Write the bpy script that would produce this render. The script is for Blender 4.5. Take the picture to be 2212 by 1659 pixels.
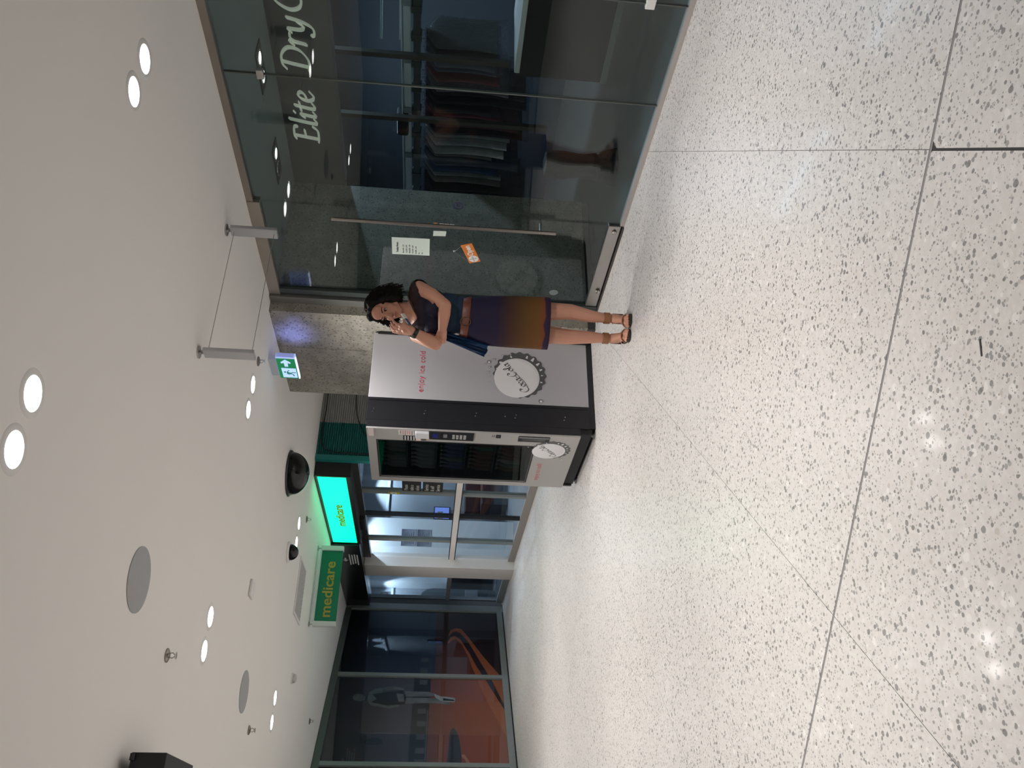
import bpy, bmesh, math, random
from mathutils import Vector, Matrix, noise
random.seed(7)
for o in list(bpy.data.objects): bpy.data.objects.remove(o, do_unlink=True)
SC = bpy.context.scene
COL = SC.collection

# ---------------------------------------------------------------- camera
# world: X points into the shops on the right, Y runs along the shopfronts, Z up. The phone is held on its side,
# so the picture's left edge is up in the world.
def camera():
    pitch, roll, yaw = 0.0842, -0.0512, math.radians(-30.5)
    f = Vector((0, math.cos(pitch), -math.sin(pitch))); d = Vector((0, -math.sin(pitch), -math.cos(pitch))); r = Vector((1, 0, 0))
    c, s = math.cos(roll), math.sin(roll)
    r2 = c*r + s*d; d2 = -s*r + c*d
    A = Vector((math.sin(yaw), math.cos(yaw), 0)); B = Vector((math.cos(yaw), -math.sin(yaw), 0))
    T = Matrix((B, A, (0, 0, 1)))
    r2, d2, f = T @ r2, T @ d2, T @ f
    cam = bpy.data.cameras.new('camera'); ob = bpy.data.objects.new('camera', cam); COL.objects.link(ob)
    m = Matrix((d2, r2, -f)).transposed().to_4x4(); m.translation = (0, 0, 1.2); ob.matrix_world = m
    cam.sensor_fit = 'HORIZONTAL'; cam.sensor_width = 36; cam.lens = 36*1810/2212
    cam.clip_start = 0.05; cam.clip_end = 100
    SC.camera = ob
camera()
# ---------------------------------------------------------------- world, exposure
w = bpy.data.worlds.new('world'); SC.world = w; w.use_nodes = True
w.node_tree.nodes['Background'].inputs[0].default_value = (0.05, 0.05, 0.05, 1)
w.node_tree.nodes['Background'].inputs[1].default_value = 0.2
SC.view_settings.view_transform = 'Standard'
SC.view_settings.look = 'None'
SC.view_settings.gamma = 1.0
SC.view_settings.exposure = 0.0
SC.view_settings.use_curve_mapping = False
DOWN_W = 76.0            # watts of each corridor downlight
DOWN_C = (1.0, 0.965, 0.93)
H = 2.55                 # ceiling height

# ---------------------------------------------------------------- materials
MATS = {}
def M(name, col, rough=0.5, metal=0.0, var=None, bump=None, emit=None, spec=0.5, coat=0.0, alpha=1.0):
    if name in MATS: return MATS[name]
    m = bpy.data.materials.new(name); m.use_nodes = True; MATS[name] = m
    nt = m.node_tree; p = nt.nodes['Principled BSDF']
    p.inputs['Base Color'].default_value = (*col, 1); p.inputs['Roughness'].default_value = rough
    p.inputs['Metallic'].default_value = metal; p.inputs['Specular IOR Level'].default_value = spec
    p.inputs['Coat Weight'].default_value = coat; p.inputs['Alpha'].default_value = alpha
    if emit:
        p.inputs['Emission Color'].default_value = (*emit[0], 1); p.inputs['Emission Strength'].default_value = emit[1]
    tc = nt.nodes.new('ShaderNodeTexCoord')
    nz = nt.nodes.new('ShaderNodeTexNoise'); nt.links.new(tc.outputs['Object'], nz.inputs['Vector'])
    v = var or (6.0, 0.05)
    nz.inputs['Scale'].default_value = v[0]; nz.inputs['Detail'].default_value = 4
    mx = nt.nodes.new('ShaderNodeMix'); mx.data_type = 'RGBA'
    mx.inputs[6].default_value = (*[c*(1-v[1]) for c in col], 1); mx.inputs[7].default_value = (*[min(1, c*(1+v[1])) for c in col], 1)
    nt.links.new(nz.outputs['Fac'], mx.inputs[0]); nt.links.new(mx.outputs[2], p.inputs['Base Color'])
    if bump:
        nb = nt.nodes.new('ShaderNodeTexNoise'); nb.inputs['Scale'].default_value = bump[0]; nb.inputs['Detail'].default_value = 3
        nt.links.new(tc.outputs['Object'], nb.inputs['Vector'])
        bp = nt.nodes.new('ShaderNodeBump'); bp.inputs['Strength'].default_value = bump[1]; bp.inputs['Distance'].default_value = 0.01
        nt.links.new(nb.outputs['Fac'], bp.inputs['Height']); nt.links.new(bp.outputs[0], p.inputs['Normal'])
    return m
def nodes(name):
    m = bpy.data.materials.new(name); m.use_nodes = True; MATS[name] = m
    return m, m.node_tree, m.node_tree.nodes['Principled BSDF'], m.node_tree.links
def math_node(nt, op, a, b=None, clamp=False):
    n = nt.nodes.new('ShaderNodeMath'); n.operation = op; n.use_clamp = clamp
    for i, v in enumerate((a, b)):
        if v is None: continue
        if isinstance(v, (int, float)): n.inputs[i].default_value = v
        else: nt.links.new(v, n.inputs[i])
    return n.outputs[0]
def mixc(nt, fac, a, b):
    n = nt.nodes.new('ShaderNodeMix'); n.data_type = 'RGBA'
    if isinstance(fac, (int, float)): n.inputs[0].default_value = fac
    else: nt.links.new(fac, n.inputs[0])
    for i, v in ((6, a), (7, b)):
        if isinstance(v, tuple): n.inputs[i].default_value = (*v, 1)
        else: nt.links.new(v, n.inputs[i])
    return n.outputs[2]
def ramp(nt, src, stops):
    r = nt.nodes.new('ShaderNodeValToRGB'); nt.links.new(src, r.inputs[0])
    e = r.color_ramp.elements
    while len(e) < len(stops): e.new(0.5)
    for i, (p, c) in enumerate(stops): e[i].position = p; e[i].color = (*c, 1)
    return r.outputs[0]
def chips(nt, vec, scale, rad, keep):
    """Fac of stone chips: Voronoi cells, some of them kept, with an uneven edge; plus the cell's own random value."""
    v = nt.nodes.new('ShaderNodeTexVoronoi'); v.inputs['Scale'].default_value = scale; nt.links.new(vec, v.inputs['Vector'])
    sx = nt.nodes.new('ShaderNodeSeparateColor'); nt.links.new(v.outputs['Color'], sx.inputs[0])
    k = math_node(nt, 'GREATER_THAN', sx.outputs[0], 1-keep)
    rr = math_node(nt, 'MULTIPLY', sx.outputs[1], rad)
    d = math_node(nt, 'SUBTRACT', rr, v.outputs['Distance'])
    e = math_node(nt, 'MULTIPLY', d, 14.0, True)
    return math_node(nt, 'MULTIPLY', e, k), sx.outputs[2]
def terrazzo():
    m, nt, p, L = nodes('terrazzo')
    g = nt.nodes.new('ShaderNodeNewGeometry')
    wn = nt.nodes.new('ShaderNodeTexNoise'); wn.inputs['Scale'].default_value = 60; wn.inputs['Detail'].default_value = 2; L.new(g.outputs['Position'], wn.inputs['Vector'])
    mv = nt.nodes.new('ShaderNodeVectorMath'); mv.operation = 'MULTIPLY_ADD'; mv.inputs[1].default_value = (0.005,)*3
    L.new(wn.outputs['Color'], mv.inputs[0]); L.new(g.outputs['Position'], mv.inputs[2]); vec = mv.outputs[0]
    big = nt.nodes.new('ShaderNodeTexNoise'); big.inputs['Scale'].default_value = 1.3; big.inputs['Detail'].default_value = 3; L.new(g.outputs['Position'], big.inputs['Vector'])
    mid = nt.nodes.new('ShaderNodeTexNoise'); mid.inputs['Scale'].default_value = 45; mid.inputs['Detail'].default_value = 3; L.new(g.outputs['Position'], mid.inputs['Vector'])
    base = mixc(nt, big.outputs['Fac'], (0.545, 0.515, 0.49), (0.62, 0.592, 0.575))
    base = mixc(nt, math_node(nt, 'MULTIPLY', math_node(nt, 'SUBTRACT', mid.outputs['Fac'], 0.45, True), 1.6, True), base, (0.72, 0.70, 0.68))
    f0, r0 = chips(nt, vec, 40, 0.60, 0.45)
    base = mixc(nt, math_node(nt, 'MULTIPLY', f0, 0.35), base, mixc(nt, r0, (0.52, 0.51, 0.50), (0.86, 0.84, 0.81)))
    tone = [(0.0, (0.10, 0.098, 0.10)), (0.35, (0.20, 0.195, 0.195)), (0.7, (0.36, 0.345, 0.335)), (1.0, (0.48, 0.43, 0.39))]
    f1, r1 = chips(nt, vec, 82, 0.66, 0.40)
    base = mixc(nt, math_node(nt, 'MULTIPLY', f1, 0.8), base, ramp(nt, r1, tone))
    f2, r2 = chips(nt, vec, 150, 0.66, 0.34)
    base = mixc(nt, math_node(nt, 'MULTIPLY', f2, 0.72), base, ramp(nt, r2, tone))
    f3, r3 = chips(nt, vec, 50, 0.5, 0.12)
    base = mixc(nt, math_node(nt, 'MULTIPLY', f3, 0.8), base, ramp(nt, r3, tone))
    L.new(base, p.inputs['Base Color'])
    p.inputs['Roughness'].default_value = 0.2
    rn = nt.nodes.new('ShaderNodeMapRange'); L.new(big.outputs['Fac'], rn.inputs[0]); rn.inputs[3].default_value = 0.28; rn.inputs[4].default_value = 0.38
    L.new(rn.outputs[0], p.inputs['Roughness'])
    p.inputs['Specular IOR Level'].default_value = 0.4; p.inputs['Coat Weight'].default_value = 0.04; p.inputs['Coat Roughness'].default_value = 0.07
    return m
def stone(name, c0, c1, scale=1.0, rough=0.36):
    m, nt, p, L = nodes(name)
    g = nt.nodes.new('ShaderNodeNewGeometry')
    wn = nt.nodes.new('ShaderNodeTexNoise'); wn.inputs['Scale'].default_value = 40; L.new(g.outputs['Position'], wn.inputs['Vector'])
    mv = nt.nodes.new('ShaderNodeVectorMath'); mv.operation = 'MULTIPLY_ADD'; mv.inputs[1].default_value = (0.008,)*3
    L.new(wn.outputs['Color'], mv.inputs[0]); L.new(g.outputs['Position'], mv.inputs[2]); vec = mv.outputs[0]
    big = nt.nodes.new('ShaderNodeTexNoise'); big.inputs['Scale'].default_value = 9; big.inputs['Detail'].default_value = 6; L.new(g.outputs['Position'], big.inputs['Vector'])
    base = mixc(nt, ramp(nt, big.outputs['Fac'], [(0.3, (0, 0, 0)), (0.7, (1, 1, 1))]), c0, c1)
    f1, r1 = chips(nt, vec, 62*scale, 0.6, 0.42)
    base = mixc(nt, math_node(nt, 'MULTIPLY', f1, 0.8), base, tuple(c*0.42 for c in c0))
    f2, r2 = chips(nt, vec, 28*scale, 0.6, 0.3)
    base = mixc(nt, math_node(nt, 'MULTIPLY', f2, 0.4), base, tuple(min(1, c*1.35) for c in c1))
    L.new(base, p.inputs['Base Color']); p.inputs['Roughness'].default_value = rough
    bp = nt.nodes.new('ShaderNodeBump'); bp.inputs['Strength'].default_value = 0.4; bp.inputs['Distance'].default_value = 0.004
    L.new(math_node(nt, 'MULTIPLY', f1, -1.0), bp.inputs['Height']); L.new(bp.outputs[0], p.inputs['Normal'])
    return m
def glass(name, tint, refl=1.5, rough=0.0):
    m = bpy.data.materials.new(name); m.use_nodes = True; MATS[name] = m
    nt = m.node_tree; L = nt.links; nt.nodes.clear()
    out = nt.nodes.new('ShaderNodeOutputMaterial'); mix = nt.nodes.new('ShaderNodeMixShader')
    fr = nt.nodes.new('ShaderNodeFresnel'); g0 = nt.nodes.new('ShaderNodeNewGeometry')
    L.new(math_node(nt, 'ADD', math_node(nt, 'MULTIPLY', g0.outputs['Backfacing'], 1.0/refl-refl), refl), fr.inputs['IOR'])   # same reflectance on both faces of the sheet
    tr = nt.nodes.new('ShaderNodeBsdfTransparent'); gl = nt.nodes.new('ShaderNodeBsdfGlossy')
    nz = nt.nodes.new('ShaderNodeTexNoise'); nz.inputs['Scale'].default_value = 2.0
    g = nt.nodes.new('ShaderNodeNewGeometry'); L.new(g.outputs['Position'], nz.inputs['Vector'])
    c = mixc(nt, nz.outputs['Fac'], tuple(t*0.97 for t in tint), tint); L.new(c, tr.inputs['Color'])
    gl.inputs['Roughness'].default_value = rough
    L.new(fr.outputs[0], mix.inputs[0]); L.new(tr.outputs[0], mix.inputs[1]); L.new(gl.outputs[0], mix.inputs[2]); L.new(mix.outputs[0], out.inputs['Surface'])
    return m
def zgrad(name, stops, z0, z1, rough=0.7, nscale=8.0, namp=0.12, axis='Z', spec=0.3):
    """A printed or dyed colour run along one axis of the object, broken by noise."""
    m, nt, p, L = nodes(name)
    tc = nt.nodes.new('ShaderNodeTexCoord'); sp = nt.nodes.new('ShaderNodeSeparateXYZ'); L.new(tc.outputs['Object'], sp.inputs[0])
    nz = nt.nodes.new('ShaderNodeTexNoise'); nz.inputs['Scale'].default_value = nscale; nz.inputs['Detail'].default_value = 5; L.new(tc.outputs['Object'], nz.inputs['Vector'])
    mr = nt.nodes.new('ShaderNodeMapRange'); mr.inputs[1].default_value = z0; mr.inputs[2].default_value = z1; L.new(sp.outputs[axis], mr.inputs[0])
    v = math_node(nt, 'ADD', mr.outputs[0], math_node(nt, 'MULTIPLY', math_node(nt, 'SUBTRACT', nz.outputs['Fac'], 0.5), namp*2), True)
    L.new(ramp(nt, v, stops), p.inputs['Base Color']); p.inputs['Roughness'].default_value = rough; p.inputs['Specular IOR Level'].default_value = spec
    return m

# ---------------------------------------------------------------- mesh helpers
class MB:
    def __init__(s): s.v, s.f = [], []
    def add(s, vs, fs):
        b = len(s.v); s.v += [tuple(v) for v in vs]; s.f += [tuple(i+b for i in f) for f in fs]; return s
    def box(s, x0, x1, y0, y1, z0, z1):
        vs = [(x, y, z) for x in (x0, x1) for y in (y0, y1) for z in (z0, z1)]
        return s.add(vs, [(0,1,3,2), (4,6,7,5), (0,4,5,1), (2,3,7,6), (0,2,6,4), (1,5,7,3)])
    def extr(s, poly, vec):
        n = len(poly); vec = Vector(vec); a = [Vector(p) for p in poly]
        return s.add(a+[p+vec for p in a], [tuple(range(n))[::-1], tuple(range(n, 2*n))]+[(i, (i+1) % n, n+(i+1) % n, n+i) for i in range(n)])
    def tube(s, path, rad, n=8, cap=True):
        P = [Vector(p) for p in path]; k = len(P); rs = rad if isinstance(rad, (list, tuple)) else [rad]*k
        vs = []; u = None
        for i in range(k):
            t = (P[min(i+1, k-1)]-P[max(i-1, 0)]).normalized()
            if u is None: u = t.orthogonal().normalized()
            else:
                u = u-t*u.dot(t); u = u.normalized() if u.length > 1e-6 else t.orthogonal().normalized()
            w_ = t.cross(u)
            for j in range(n):
                a = 2*math.pi*j/n; vs.append(P[i]+(u*math.cos(a)+w_*math.sin(a))*rs[i])
        fs = [(i*n+j, i*n+(j+1) % n, (i+1)*n+(j+1) % n, (i+1)*n+j) for i in range(k-1) for j in range(n)]
        if cap: fs += [tuple(range(n))[::-1], tuple(range((k-1)*n, k*n))]
        return s.add(vs, fs)
    def lathe(s, prof, c=(0, 0, 0), n=24, axis='Z', cap=True):
        vs = []
        for r, h in prof:
            for j in range(n):
                a = 2*math.pi*j/n; x, y = r*math.cos(a), r*math.sin(a)
                q = (x, y, h) if axis == 'Z' else ((h, x, y) if axis == 'X' else (x, h, y))
                vs.append((c[0]+q[0], c[1]+q[1], c[2]+q[2]))
        k = len(prof)
        fs = [(i*n+j, i*n+(j+1) % n, (i+1)*n+(j+1) % n, (i+1)*n+j) for i in range(k-1) for j in range(n)]
        if cap: fs += [tuple(range(n))[::-1], tuple(range((k-1)*n, k*n))]
        return s.add(vs, fs)
    def ell(s, c, r, rot=None, nu=20, nv=12):
        vs = []; c = Vector(c)
        for i in range(nv+1):
            t = math.pi*i/nv
            for j in range(nu):
                a = 2*math.pi*j/nu
                p = Vector((r[0]*math.sin(t)*math.cos(a), r[1]*math.sin(t)*math.sin(a), r[2]*math.cos(t)))
                vs.append(c+(rot @ p if rot else p))
        fs = [(i*nu+j, i*nu+(j+1) % nu, (i+1)*nu+(j+1) % nu, (i+1)*nu+j) for i in range(nv) for j in range(nu)]
        return s.add(vs, fs)
    def cap(s, a, b, ra, rb, n=14):
        """A tapered capsule."""
        a, b = Vector(a), Vector(b); d = (b-a).normalized(); P, R = [], []
        for i in range(5):
            t = math.pi/2*i/4; P.append(a-d*ra*math.cos(t)); R.append(max(1e-4, ra*math.sin(t)))
        for i in range(5):
            t = math.pi/2*i/4; P.append(b+d*rb*math.sin(t)); R.append(max(1e-4, rb*math.cos(t)))
        return s.tube(P, R, n)
    def chain(s, pts, rs, n=12):
        for i in range(len(pts)-1): s.cap(pts[i], pts[i+1], rs[i], rs[i+1], n)
        return s
    def sheet(s, grid, thick=None):
        """A surface from rows of points; thick (vector or number along the normal) makes it a solid slab."""
        k, n = len(grid), len(grid[0])
        vs = [Vector(p) for r in grid for p in r]
        fs = [(i*n+j, i*n+j+1, (i+1)*n+j+1, (i+1)*n+j) for i in range(k-1) for j in range(n-1)]
        if thick is None: return s.add(vs, fs)
        m = len(vs); t = Vector(thick)
        vs2 = [v+t for v in vs]
        fs2 = [tuple(i+m for i in f[::-1]) for f in fs]
        rim = [j for j in range(n)]+[i*n+n-1 for i in range(1, k)]+[(k-1)*n+j for j in range(n-2, -1, -1)]+[i*n for i in range(k-2, 0, -1)]
        sd = [(rim[(i+1) % len(rim)], rim[i], rim[i]+m, rim[(i+1) % len(rim)]+m) for i in range(len(rim))]
        return s.add(vs+vs2, fs+fs2+sd)
    def loft(s, rings, cap=True):
        n = len(rings[0]); k = len(rings); vs = [p for r in rings for p in r]
        fs = [(i*n+j, i*n+(j+1) % n, (i+1)*n+(j+1) % n, (i+1)*n+j) for i in range(k-1) for j in range(n)]
        if cap: fs += [tuple(range(n))[::-1], tuple(range((k-1)*n, k*n))]
        return s.add(vs, fs)
    def mesh(s, name, off=(0, 0, 0), smooth=False, recalc=True, weld=False):
        me = bpy.data.meshes.new(name); o = Vector(off)
        me.from_pydata([tuple(Vector(v)-o) for v in s.v], [], s.f)
        bm = bmesh.new(); bm.from_mesh(me)
        if weld: bmesh.ops.remove_doubles(bm, verts=bm.verts, dist=1e-5)
        if recalc: bmesh.ops.recalc_face_normals(bm, faces=bm.faces)
        bm.to_mesh(me); bm.free()
        if smooth:
            for p in me.polygons: p.use_smooth = True
        return me
ORG = {}
def empty(name, loc, label=None, cat=None, group=None, rotz=0.0, kind=None):
    o = bpy.data.objects.new(name, None); COL.objects.link(o); o.location = loc; o.rotation_euler = (0, 0, rotz)
    o.empty_display_size = 0.1
    ORG[o.name] = Vector(loc) if rotz == 0 else Vector((0, 0, 0))
    tag(o, label, cat, group, kind); return o
def tag(o, label=None, cat=None, group=None, kind=None):
    if label: o['label'] = label
    if cat: o['category'] = cat
    if group: o['group'] = group
    if kind: o['kind'] = kind
    return o
def obj(name, mb, mat, parent=None, smooth=False, bevel=0.0, loc=None, label=None, cat=None, group=None, kind=None, local=False):
    """One mesh object. Points are in world space unless local; the origin is the parent's, or loc for a thing of one mesh."""
    if local: base = Vector((0, 0, 0))
    else: base = ORG[parent.name] if parent else Vector(loc or (0, 0, 0))
    me = mb if isinstance(mb, bpy.types.Mesh) else mb.mesh(name, base, smooth)
    o = bpy.data.objects.new(name, me); COL.objects.link(o); me.materials.clear(); me.materials.append(mat)
    if parent: o.parent = parent; ORG[o.name] = base
    else: o.location = loc or (0, 0, 0); ORG[o.name] = base
    if bevel:
        b = o.modifiers.new('bevel', 'BEVEL'); b.width = bevel; b.segments = 2; b.limit_method = 'ANGLE'
    if smooth and not isinstance(mb, bpy.types.Mesh):
        try: me.set_sharp_from_angle(angle=math.radians(42))
        except Exception: pass
    return tag(o, label, cat, group, kind)
def text_mb(txt, size, depth, org, right, up, bold=0.0, shear=0.0, sx=1.0, align='LEFT', space=1.0):
    """Lettering as solid geometry: org is the baseline start, right/up the writing directions, depth along right x up."""
    cu = bpy.data.curves.new('lettering', 'FONT'); cu.body = txt; cu.size = size; cu.extrude = depth/2; cu.offset = bold; cu.shear = shear
    cu.align_x = align; cu.resolution_u = 3; cu.space_character = space
    t = bpy.data.objects.new('lettering', cu); COL.objects.link(t)
    bpy.context.view_layer.update()
    me = bpy.data.meshes.new_from_object(t.evaluated_get(bpy.context.evaluated_depsgraph_get()))
    R, U = Vector(right).normalized(), Vector(up).normalized(); N = R.cross(U); O = Vector(org)
    mb = MB(); mb.add([O+R*(v.co.x*sx)+U*v.co.y+N*(v.co.z+depth/2) for v in me.vertices], [tuple(p.vertices) for p in me.polygons])
    bpy.data.objects.remove(t, do_unlink=True); bpy.data.curves.remove(cu); bpy.data.meshes.remove(me)
    return mb
def spline(pts, k=6):
    P = [Vector(p) for p in pts]; out = []
    for i in range(len(P)-1):
        p0, p1, p2, p3 = P[max(i-1, 0)], P[i], P[i+1], P[min(i+2, len(P)-1)]
        for j in range(k):
            t = j/k
            out.append(0.5*((2*p1)+(p2-p0)*t+(2*p0-5*p1+4*p2-p3)*t*t+(3*p1-p0-3*p2+p3)*t**3))
    out.append(P[-1]); return out
def nib(mb, paths, org, right, up, scale, wid, ang=40, depth=0.004, sx=1.0):
    """Broad-pen strokes: each path is swept with a slanted nib, then given thickness along right x up."""
    R, U = Vector(right).normalized(), Vector(up).normalized(); N = R.cross(U); O = Vector(org)
    n = Vector((math.cos(math.radians(ang)), math.sin(math.radians(ang))))*wid/2
    for pts in paths:
        S = spline([(p[0], p[1], 0) for p in pts])
        S = [Vector((q.x, q.y)) for q in S]
        g = [[O+R*((q.x+n.x)*scale*sx)+U*((q.y+n.y)*scale) for q in S], [O+R*((q.x-n.x)*scale*sx)+U*((q.y-n.y)*scale) for q in S]]
        mb.sheet(g, N*depth)
    return mb
def disc_poly(cx, cy, r, n=28, wob=None):
    return [(cx+(r if not wob else wob(2*math.pi*i/n)*r)*math.cos(2*math.pi*i/n), cy+(r if not wob else wob(2*math.pi*i/n)*r)*math.sin(2*math.pi*i/n)) for i in range(n)]
def clip(poly, a, b, c):
    """Keep the part of a 2-D polygon where a*x+b*y <= c."""
    out = []
    for i in range(len(poly)):
        p, q = poly[i], poly[(i+1) % len(poly)]
        dp, dq = a*p[0]+b*p[1]-c, a*q[0]+b*q[1]-c
        if dp <= 0: out.append(p)
        if dp*dq < 0:
            t = dp/(dp-dq); out.append((p[0]+(q[0]-p[0])*t, p[1]+(q[1]-p[1])*t))
    return out
def remesh(mb, voxel, it=3, name='body'):
    me = mb.mesh(name, weld=True); t = bpy.data.objects.new('tmp', me); COL.objects.link(t)
    r = t.modifiers.new('r', 'REMESH'); r.mode = 'VOXEL'; r.voxel_size = voxel
    if it: s = t.modifiers.new('s', 'SMOOTH'); s.factor = 0.5; s.iterations = it
    bpy.context.view_layer.update()
    out = bpy.data.meshes.new_from_object(t.evaluated_get(bpy.context.evaluated_depsgraph_get()))
    bpy.data.objects.remove(t, do_unlink=True); bpy.data.meshes.remove(me)
    for p in out.polygons: p.use_smooth = True
    return out
def spot(name, loc, watts, col, size=150, blend=0.9, rad=0.05, direction=(0, 0, -1), parent=None):
    l = bpy.data.lights.new(name, 'SPOT'); l.energy = watts; l.color = col; l.spot_size = math.radians(size); l.spot_blend = blend; l.shadow_soft_size = rad
    o = bpy.data.objects.new(name, l); COL.objects.link(o)
    o.rotation_euler = Vector(direction).to_track_quat('-Z', 'Y').to_euler()
    if parent: o.parent = parent; o.location = Vector(loc)-ORG[parent.name]
    else: o.location = loc
    return o
# ================================================================ SETTING
white_paint = M('white_paint', (0.87, 0.845, 0.81), 0.85, var=(2.0, 0.015))
wall_paint = M('wall_paint', (0.72, 0.70, 0.68), 0.8, var=(2.0, 0.03))
alu = M('brushed_aluminium', (0.45, 0.43, 0.40), 0.38, 1.0, var=(30, 0.08))
alu_frame = M('grey_anodised_frame', (0.25, 0.275, 0.27), 0.42, 0.3, var=(20, 0.08))
alu_pale = M('pale_powder_coat', (0.62, 0.64, 0.63), 0.45, 0.0, var=(8, 0.03))
steel = M('stainless_steel', (0.52, 0.50, 0.48), 0.28, 1.0, var=(40, 0.06))
black_gloss = M('black_gloss_panel', (0.012, 0.012, 0.014), 0.25, var=(5, 0.2))
black_matt = M('black_matt', (0.015, 0.015, 0.017), 0.6, var=(9, 0.2))
dark_rubber = M('dark_rubber', (0.03, 0.03, 0.03), 0.8)
stone_m = stone('flecked_stone', (0.265, 0.25, 0.212), (0.38, 0.358, 0.31))
shop_glass = glass('shopfront_glass', (0.82, 0.89, 0.885))
clear_glass = glass('clear_glass', (0.93, 0.955, 0.965))

# ---- floor: large terrazzo slabs laid on the diagonal
tz = terrazzo()
MDIR = Vector((math.sin(math.radians(48)), math.cos(math.radians(48)), 0)); MN = Vector((MDIR.y, -MDIR.x, 0)); MC = Vector((3.76, 13.77, 0))
def corridor_clip(poly):
    for a, b, c in ((1, 0, 3.90), (-1, 0, 2.2), (0, -1, 3.0), (-MN.x, -MN.y, -(MN.x*MC.x+MN.y*MC.y))):
        poly = clip(poly, a, b, c)
        if len(poly) < 3: return []
    return poly
grout = M('grey_grout', (0.20, 0.19, 0.185), 0.8)
sealant = M('grey_sealant', (0.20, 0.19, 0.19), 0.5)
dark_joint = M('dark_open_joint', (0.035, 0.033, 0.035), 0.8)
fl = obj('floor', MB().extr([(x, y, -0.06) for x, y in corridor_clip([(-9, -9), (9, -9), (9, 20), (-9, 20)])], (0, 0, 0.0565)), grout, kind='structure')
PV, QV, TO = Vector((-0.681, 0.732))*1.343, Vector((0.715, 0.699))*1.292, Vector((3.431, 3.222))
def gp(i, j): return TO+PV*i+QV*j
for i in range(-5, 9):
    for j in range(-7, 7):
        e = 0.0011
        e0 = 0.0035 if (i == 0 and j < -2) else e
        e1 = 0.0035 if (i == -1 and j < -2) else e
        f0 = 0.0055 if j == -2 else (0.0007 if j in (-1, 0) else e); f1 = 0.0055 if j == -3 else (0.0007 if j in (-2, -1) else e)
        a0, a1, b0, b1 = e0/1.343, e1/1.343, f0/1.292, f1/1.292
        q = [gp(i+a0, j+b0), gp(i+1-a1, j+b0), gp(i+1-a1, j+1-b1), gp(i+a0, j+1-b1)]
        if i == 0 and j == -3:      # the chipped corner beside the dark joint
            q = [gp(i+a0, j+b0), gp(i+1-a1, j+b0), gp(i+1-a1, j+1-b1), gp(i+a0+0.004, j+1-b1), gp(i+a0, j+1-b1-0.004)]
        if i == -1 and j == -3:
            q = [gp(i+a0, j+b0), gp(i+1-a1, j+b0), gp(i+1-a1, j+1-b1-0.016), gp(i+1-a1-0.013, j+1-b1), gp(i+a0, j+1-b1)]
        q = corridor_clip([(p.x, p.y) for p in q])
        if len(q) >= 3: obj('tile', MB().extr([(x, y, -0.02) for x, y in q], (0, 0, 0.02)), tz, fl)
q = [gp(-5, -2)-QV.normalized()*0.005, gp(9, -2)-QV.normalized()*0.005, gp(9, -2)+QV.normalized()*0.005, gp(-5, -2)+QV.normalized()*0.005]
obj('movement_joint', MB().extr([(x, y, -0.004) for x, y in corridor_clip([(p.x, p.y) for p in q])], (0, 0, 0.0033)), sealant, fl)
q = [gp(-0.003, -7), gp(0.003, -7), gp(0.003, -2.005), gp(-0.003, -2.005)]
obj('open_joint', MB().extr([(x, y, -0.004) for x, y in corridor_clip([(p.x, p.y) for p in q])], (0, 0, 0.0022)), dark_joint, fl)
q = [gp(-0.016, -2.02), gp(0.0, -2.02), gp(0.0, -2.004), gp(-0.003, -2.004)]
obj('chipped_corner', MB().extr([(p.x, p.y, -0.004) for p in q], (0, 0, 0.003)), dark_joint, fl)
obj('floor_recess', MB().box(3.90, 5.2, 6.70, 14.2, -0.06, -0.001), tz, kind='structure')

# ---- ceiling and the plain walls that close the hall
obj('ceiling', MB().extr([(-2.3, -3.1, H), (4.0, -3.1, H), (4.0, 6.7, H), (5.2, 6.7, H), (5.2, 8.7, H), (4.0, 8.7, H), (4.0, 14.1, H), (3.6, 14.1, H), (-2.3, 8.7, H)], (0, 0, 0.12)), white_paint, kind='structure')
obj('wall_left', MB().box(-2.32, -2.2, -3.1, 8.55, 0, H), M('unseen_wall_dark', (0.14, 0.14, 0.14), 0.7), kind='structure')  # unseen wall, added and darkened so the shop glass reflects less light
obj('wall_back', MB().box(-2.2, 4.0, -3.12, -3.0, 0, H), wall_paint, kind='structure')
obj('wall_right', MB().box(3.88, 4.0, -3.0, 1.2, 0, H), wall_paint, kind='structure')

# ---- stone pier between the two shops, clad in panels
pier = obj('wall_stone', MB().box(3.77, 5.09, 5.46, 6.69, 0, H), M('pier_core', (0.12, 0.11, 0.10), 0.9), kind='structure')
for nm, b in (('panel', (3.75, 3.769, 5.44, 5.948, 0.06, H)), ('panel', (3.75, 3.769, 5.952, 6.70, 0.06, H)), ('panel', (3.7692, 4.45, 5.44, 5.459, 0.06, H)), ('panel', (4.453, 5.09, 5.44, 5.459, 0.06, H)), ('panel', (3.7692, 5.09, 6.691, 6.70, 0.06, H))):
    obj(nm, MB().box(*b), stone_m, pier)
obj('baseboard_stone', MB().box(3.742, 3.769, 5.44, 6.70, 0, 0.058).box(3.769, 3.828, 5.43, 5.459, 0, 0.058), M('dark_skirting', (0.05, 0.047, 0.045), 0.5), kind='structure')

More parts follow.
